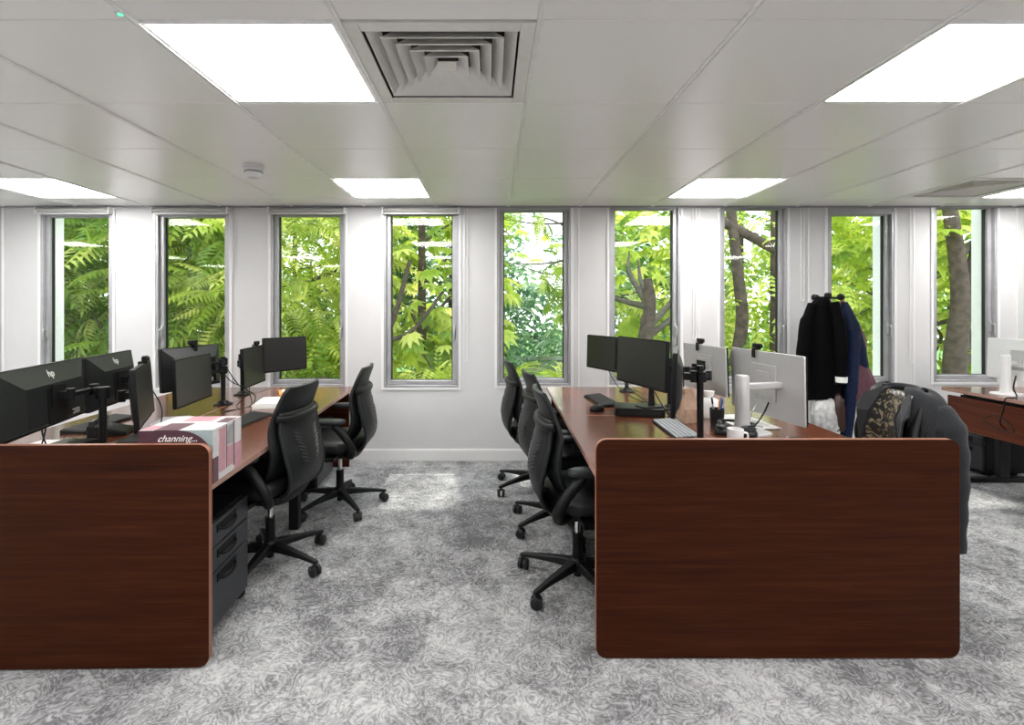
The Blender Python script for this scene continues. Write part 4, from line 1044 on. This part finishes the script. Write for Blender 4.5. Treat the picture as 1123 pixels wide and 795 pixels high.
TR = [  # x, y, rx, ry, z0, z1, n, leaf, mat, size, words
 (-7.3, 7.0, 1.9, 1.1, -.5, 4.6, 620, 'pinnate', 'leaf_b', .62, 'feathery tree outside left of the first window'),
 (-5.0, 7.2, 1.7, 1.1, -.4, 4.8, 680, 'pinnate', 'leaf_b', .60, 'feathery drooping tree seen through the second window'),
 (-3.0, 7.0, 1.6, 1.0, -.4, 4.6, 640, 'pinnate', 'leaf_a', .52, 'bright feathery tree seen through the third window'),
 (-1.0, 7.3, 1.3, 1.0, -.4, 4.6, 560, 'palmate', 'leaf_a', .42, 'broad-leaved tree seen through the fourth window'),
 (2.15, 8.2, 1.25, 1.0, .1, 4.8, 330, 'palmate', 'leaf_a', .40, 'tree with a lopped trunk seen through the sixth window'),
 (4.3, 7.6, 1.6, 1.1, -.3, 4.8, 640, 'oval', 'leaf_a', .44, 'yellow-green tree seen through the seventh window'),
 (6.4, 7.4, 1.5, 1.1, -.3, 4.8, 520, 'palmate', 'leaf_a', .40, 'tree behind the coat stand, seen through the eighth window'),
 (8.0, 7.6, 1.7, 1.1, -.4, 4.8, 560, 'palmate', 'leaf_a', .42, 'thick forked tree seen through the ninth window'),
 (-9.5, 11.5, 3.0, 1.6, -.5, 6.5, 900, 'oval', 'leaf_c', 1.0, 'dark tree farther back at the left'),
 (-4.6, 11.8, 3.0, 1.6, -.5, 6.5, 1000, 'oval', 'leaf_b', 1.0, 'mid-green tree farther back behind the feathery ones'),
 (-1.0, 12.6, 1.8, 1.3, -.5, 5.6, 620, 'oval', 'leaf_c', .85, 'bluish tree farther back behind the fourth window'),
 (2.3, 14.5, 2.9, 1.6, -.5, 3.7, 520, 'oval', 'leaf_c', 1.0, 'low bluish tree far behind the garden bench'),
 (6.0, 12.0, 2.9, 1.6, -.5, 6.5, 600, 'oval', 'leaf_b', 1.0, 'mid-green tree farther back at the right'),
 (11.0, 12.0, 3.2, 1.8, -.5, 6.5, 620, 'oval', 'leaf_b', 1.0, 'mid-green tree at the far right of the garden'),
]
TRK = {4: [(-.15, -1.5, 0), (-.12, -1.5, 1.2), (-.02, -1.5, 1.9), (-.06, -1.52, 2.28)],
       7: [(-2.1, -1.25, 0), (-2.12, -1.25, 1.2), (-2.05, -1.25, 2.1), (-2.25, -1.25, 3.6)]}
for i, (x, y, rx, ry, z0, z1, n, kd, mm, sz, lab) in enumerate(TR):
    r = tree(i, x, y, rx, ry, z0, z1, n, kd, M[mm], sz, lab, trunk=TRK.get(i), tr={4: .13, 7: .155}.get(i, .10), keep=sky_gap)
    if i == 7:
        for pts, ra in (([(-2.09, -1.25, 1.6), (-2.0, -1.25, 2.05), (-1.85, -1.25, 2.5), (-1.6, -1.25, 3.5)], .11), ([(-2.0, -1.27, .5), (-1.8, -1.3, .95), (-1.3, -1.3, 1.35)], .11)):
            bm = NB(); P = smooth_path(pts, 5); tube(bm, P, [ra*(1-.35*k/(len(P)-1)) for k in range(len(P))], 12); obj('branch', bm, M['bark'], r, smooth=70)
    if i == 5:
        for pts, ra in (([(-1.3, -.9, 3.1), (-.4, -.9, 2.6), (.2, -.9, 2.1)], .07), ([(-.9, -1, .2), (-.75, -1, 1.2), (-.35, -1, .75)], .09), ([(-1.2, -.9, .5), (-.95, -.9, 1.6), (-1.0, -.9, 2.4), (-1.15, -.9, 3.7)], .09)):
            bm = NB(); P = smooth_path(pts, 5); tube(bm, P, [ra*(1-.35*k/(len(P)-1)) for k in range(len(P))], 12); obj('branch', bm, M['bark'], r, smooth=70)
    if i == 3:
        for pts, ra in (([(-.9, -.9, .9), (-.3, -.95, 1.6), (-.02, -.95, 2.5)], .05), ([(-.4, -.95, 1.45), (0, -.95, 1.6), (.4, -.95, 2.1)], .035)):
            bm = NB(); P = smooth_path(pts, 5); tube(bm, P, [ra*(1-.5*k/(len(P)-1)) for k in range(len(P))], 10); obj('branch', bm, M['bark'], r, smooth=70)
# thin-branched tree in the fifth window
r = empty('tree', (1.55, 8.0, GZ)); tag(r, 'sparse tree of thin dark branches against the sky in the fifth window', 'tree', 'trees outside the windows')
bm = NB(); P = smooth_path([(0, 0, 0), (.05, 0, 1.6), (-.1, 0, 2.9), (-.55, 0, 3.9)], 6); tube(bm, P, [.055*(1-.5*k/(len(P)-1)) for k in range(len(P))], 10); obj('trunk', bm, M['bark_thin'], r, smooth=70)
rn = random.Random(11); ends = []
for k in range(14):
    a = P[rn.randrange(6, len(P)-1)]; s = rn.choice((-1, -1, -1, 1)); e = a+Vector((s*rn.uniform(.4, 1.4), rn.uniform(-.3, .3), rn.uniform(-.2, .8)))
    md = (a+e)/2+Vector((0, 0, rn.uniform(-.15, .2))); bm = NB(); Q = smooth_path([a, md, e], 5); tube(bm, Q, [.022*(1-.7*j/(len(Q)-1)) for j in range(len(Q))], 6); obj('branch', bm, M['bark_thin'], r, smooth=70)
    for t in range(3): ends.append(Q[rn.randrange(3, len(Q))])
rng = np.random.default_rng(5); E = np.array([[v.x+1.55, v.y+8.0, v.z+GZ] for v in ends]); E = np.concatenate([E, E+rng.normal(0, .18, E.shape)])
foliage('foliage', E, rng.normal(0, .6, E.shape)+np.array([0, -.2, -.25]), rng.uniform(.25, .42, len(E)), 'pinnate', M['leaf_b'], r, (1.55, 8.0, GZ), rng)
# sago-like spiky plants and shrubs
for i, (x, y, z, s, lab) in enumerate(((.30, 7.0, .42, .36, 'left spiky fern-like plant low in the fifth window'), (.96, 6.8, .40, .34, 'right spiky fern-like plant low in the fifth window'), (2.0, 7.4, .3, .6, 'spiky plant low behind the sixth window'))):
    r = empty('spiky_plant', (x, y, GZ)); tag(r, lab, 'plant', 'spiky garden plants')
    rng = np.random.default_rng(50+i); n = 34; a = rng.uniform(0, 6.28, n); el = rng.uniform(-.1, 1.0, n)
    foliage('fronds', np.tile([x, y, z], (n, 1))+rng.normal(0, .02, (n, 3)), np.stack([np.cos(a), np.sin(a), el], 1), s*rng.uniform(.8, 1.2, n), 'sago', M['leaf_a'], r, (x, y, GZ), rng)
    bm = NB(); tube(bm, [(0, 0, 0), (0, 0, z-GZ)], [.09, .07], 10); obj('stem', bm, M['bark'], r, smooth=60)
for i, (x, y, rx, z1, mm, lab) in enumerate(((-2.4, 6.3, .9, .75, 'leaf_b', 'low bush under the third window outside'), (-.7, 6.4, .8, .72, 'leaf_a', 'low bush under the fourth window outside'), (3.4, 6.6, .9, .7, 'leaf_b', 'low bush outside behind the silver monitors'), (5.6, 6.6, 1.0, .6, 'leaf_b', 'low bush outside behind the coat stand'), (-5.2, 6.4, 1.1, .7, 'leaf_b', 'low bush outside the second window'), (1.9, 11.0, 1.2, 1.2, 'leaf_c', 'dark round bush right of the garden bench'), (-.2, 10.4, .9, 1.5, 'leaf_c', 'dark bush left of the garden bench'))):
    tree(60+i, x, y, rx, .6, -.5, z1, 260, 'oval', M[mm], .34, lab, tr=.03, name='shrub')
# garden bench
r = empty('garden_bench', (1.25, 10.6, GZ)); tag(r, 'pale slatted garden bench seen low through the fifth window', 'bench')
for k in range(3):
    bm = NB(); box(bm, -.75, .75, .22, .25, .52+.12*k, .60+.12*k); obj('back_slat', bm, M['stone'], r, bevel=.005)
for k in range(3):
    bm = NB(); box(bm, -.75, .75, -.22+.14*k, -.11+.14*k, .42, .45); obj('seat_slat', bm, M['stone'], r, bevel=.005)
for s in (-.7, .7):
    bm = NB(); box(bm, s-.03, s+.03, -.22, -.16, 0, .42); box(bm, s-.03, s+.03, .18, .22, 0, .86); box(bm, s-.03, s+.03, -.22, .22, .38, .42); obj('leg', bm, M['stone'], r, bevel=.005)
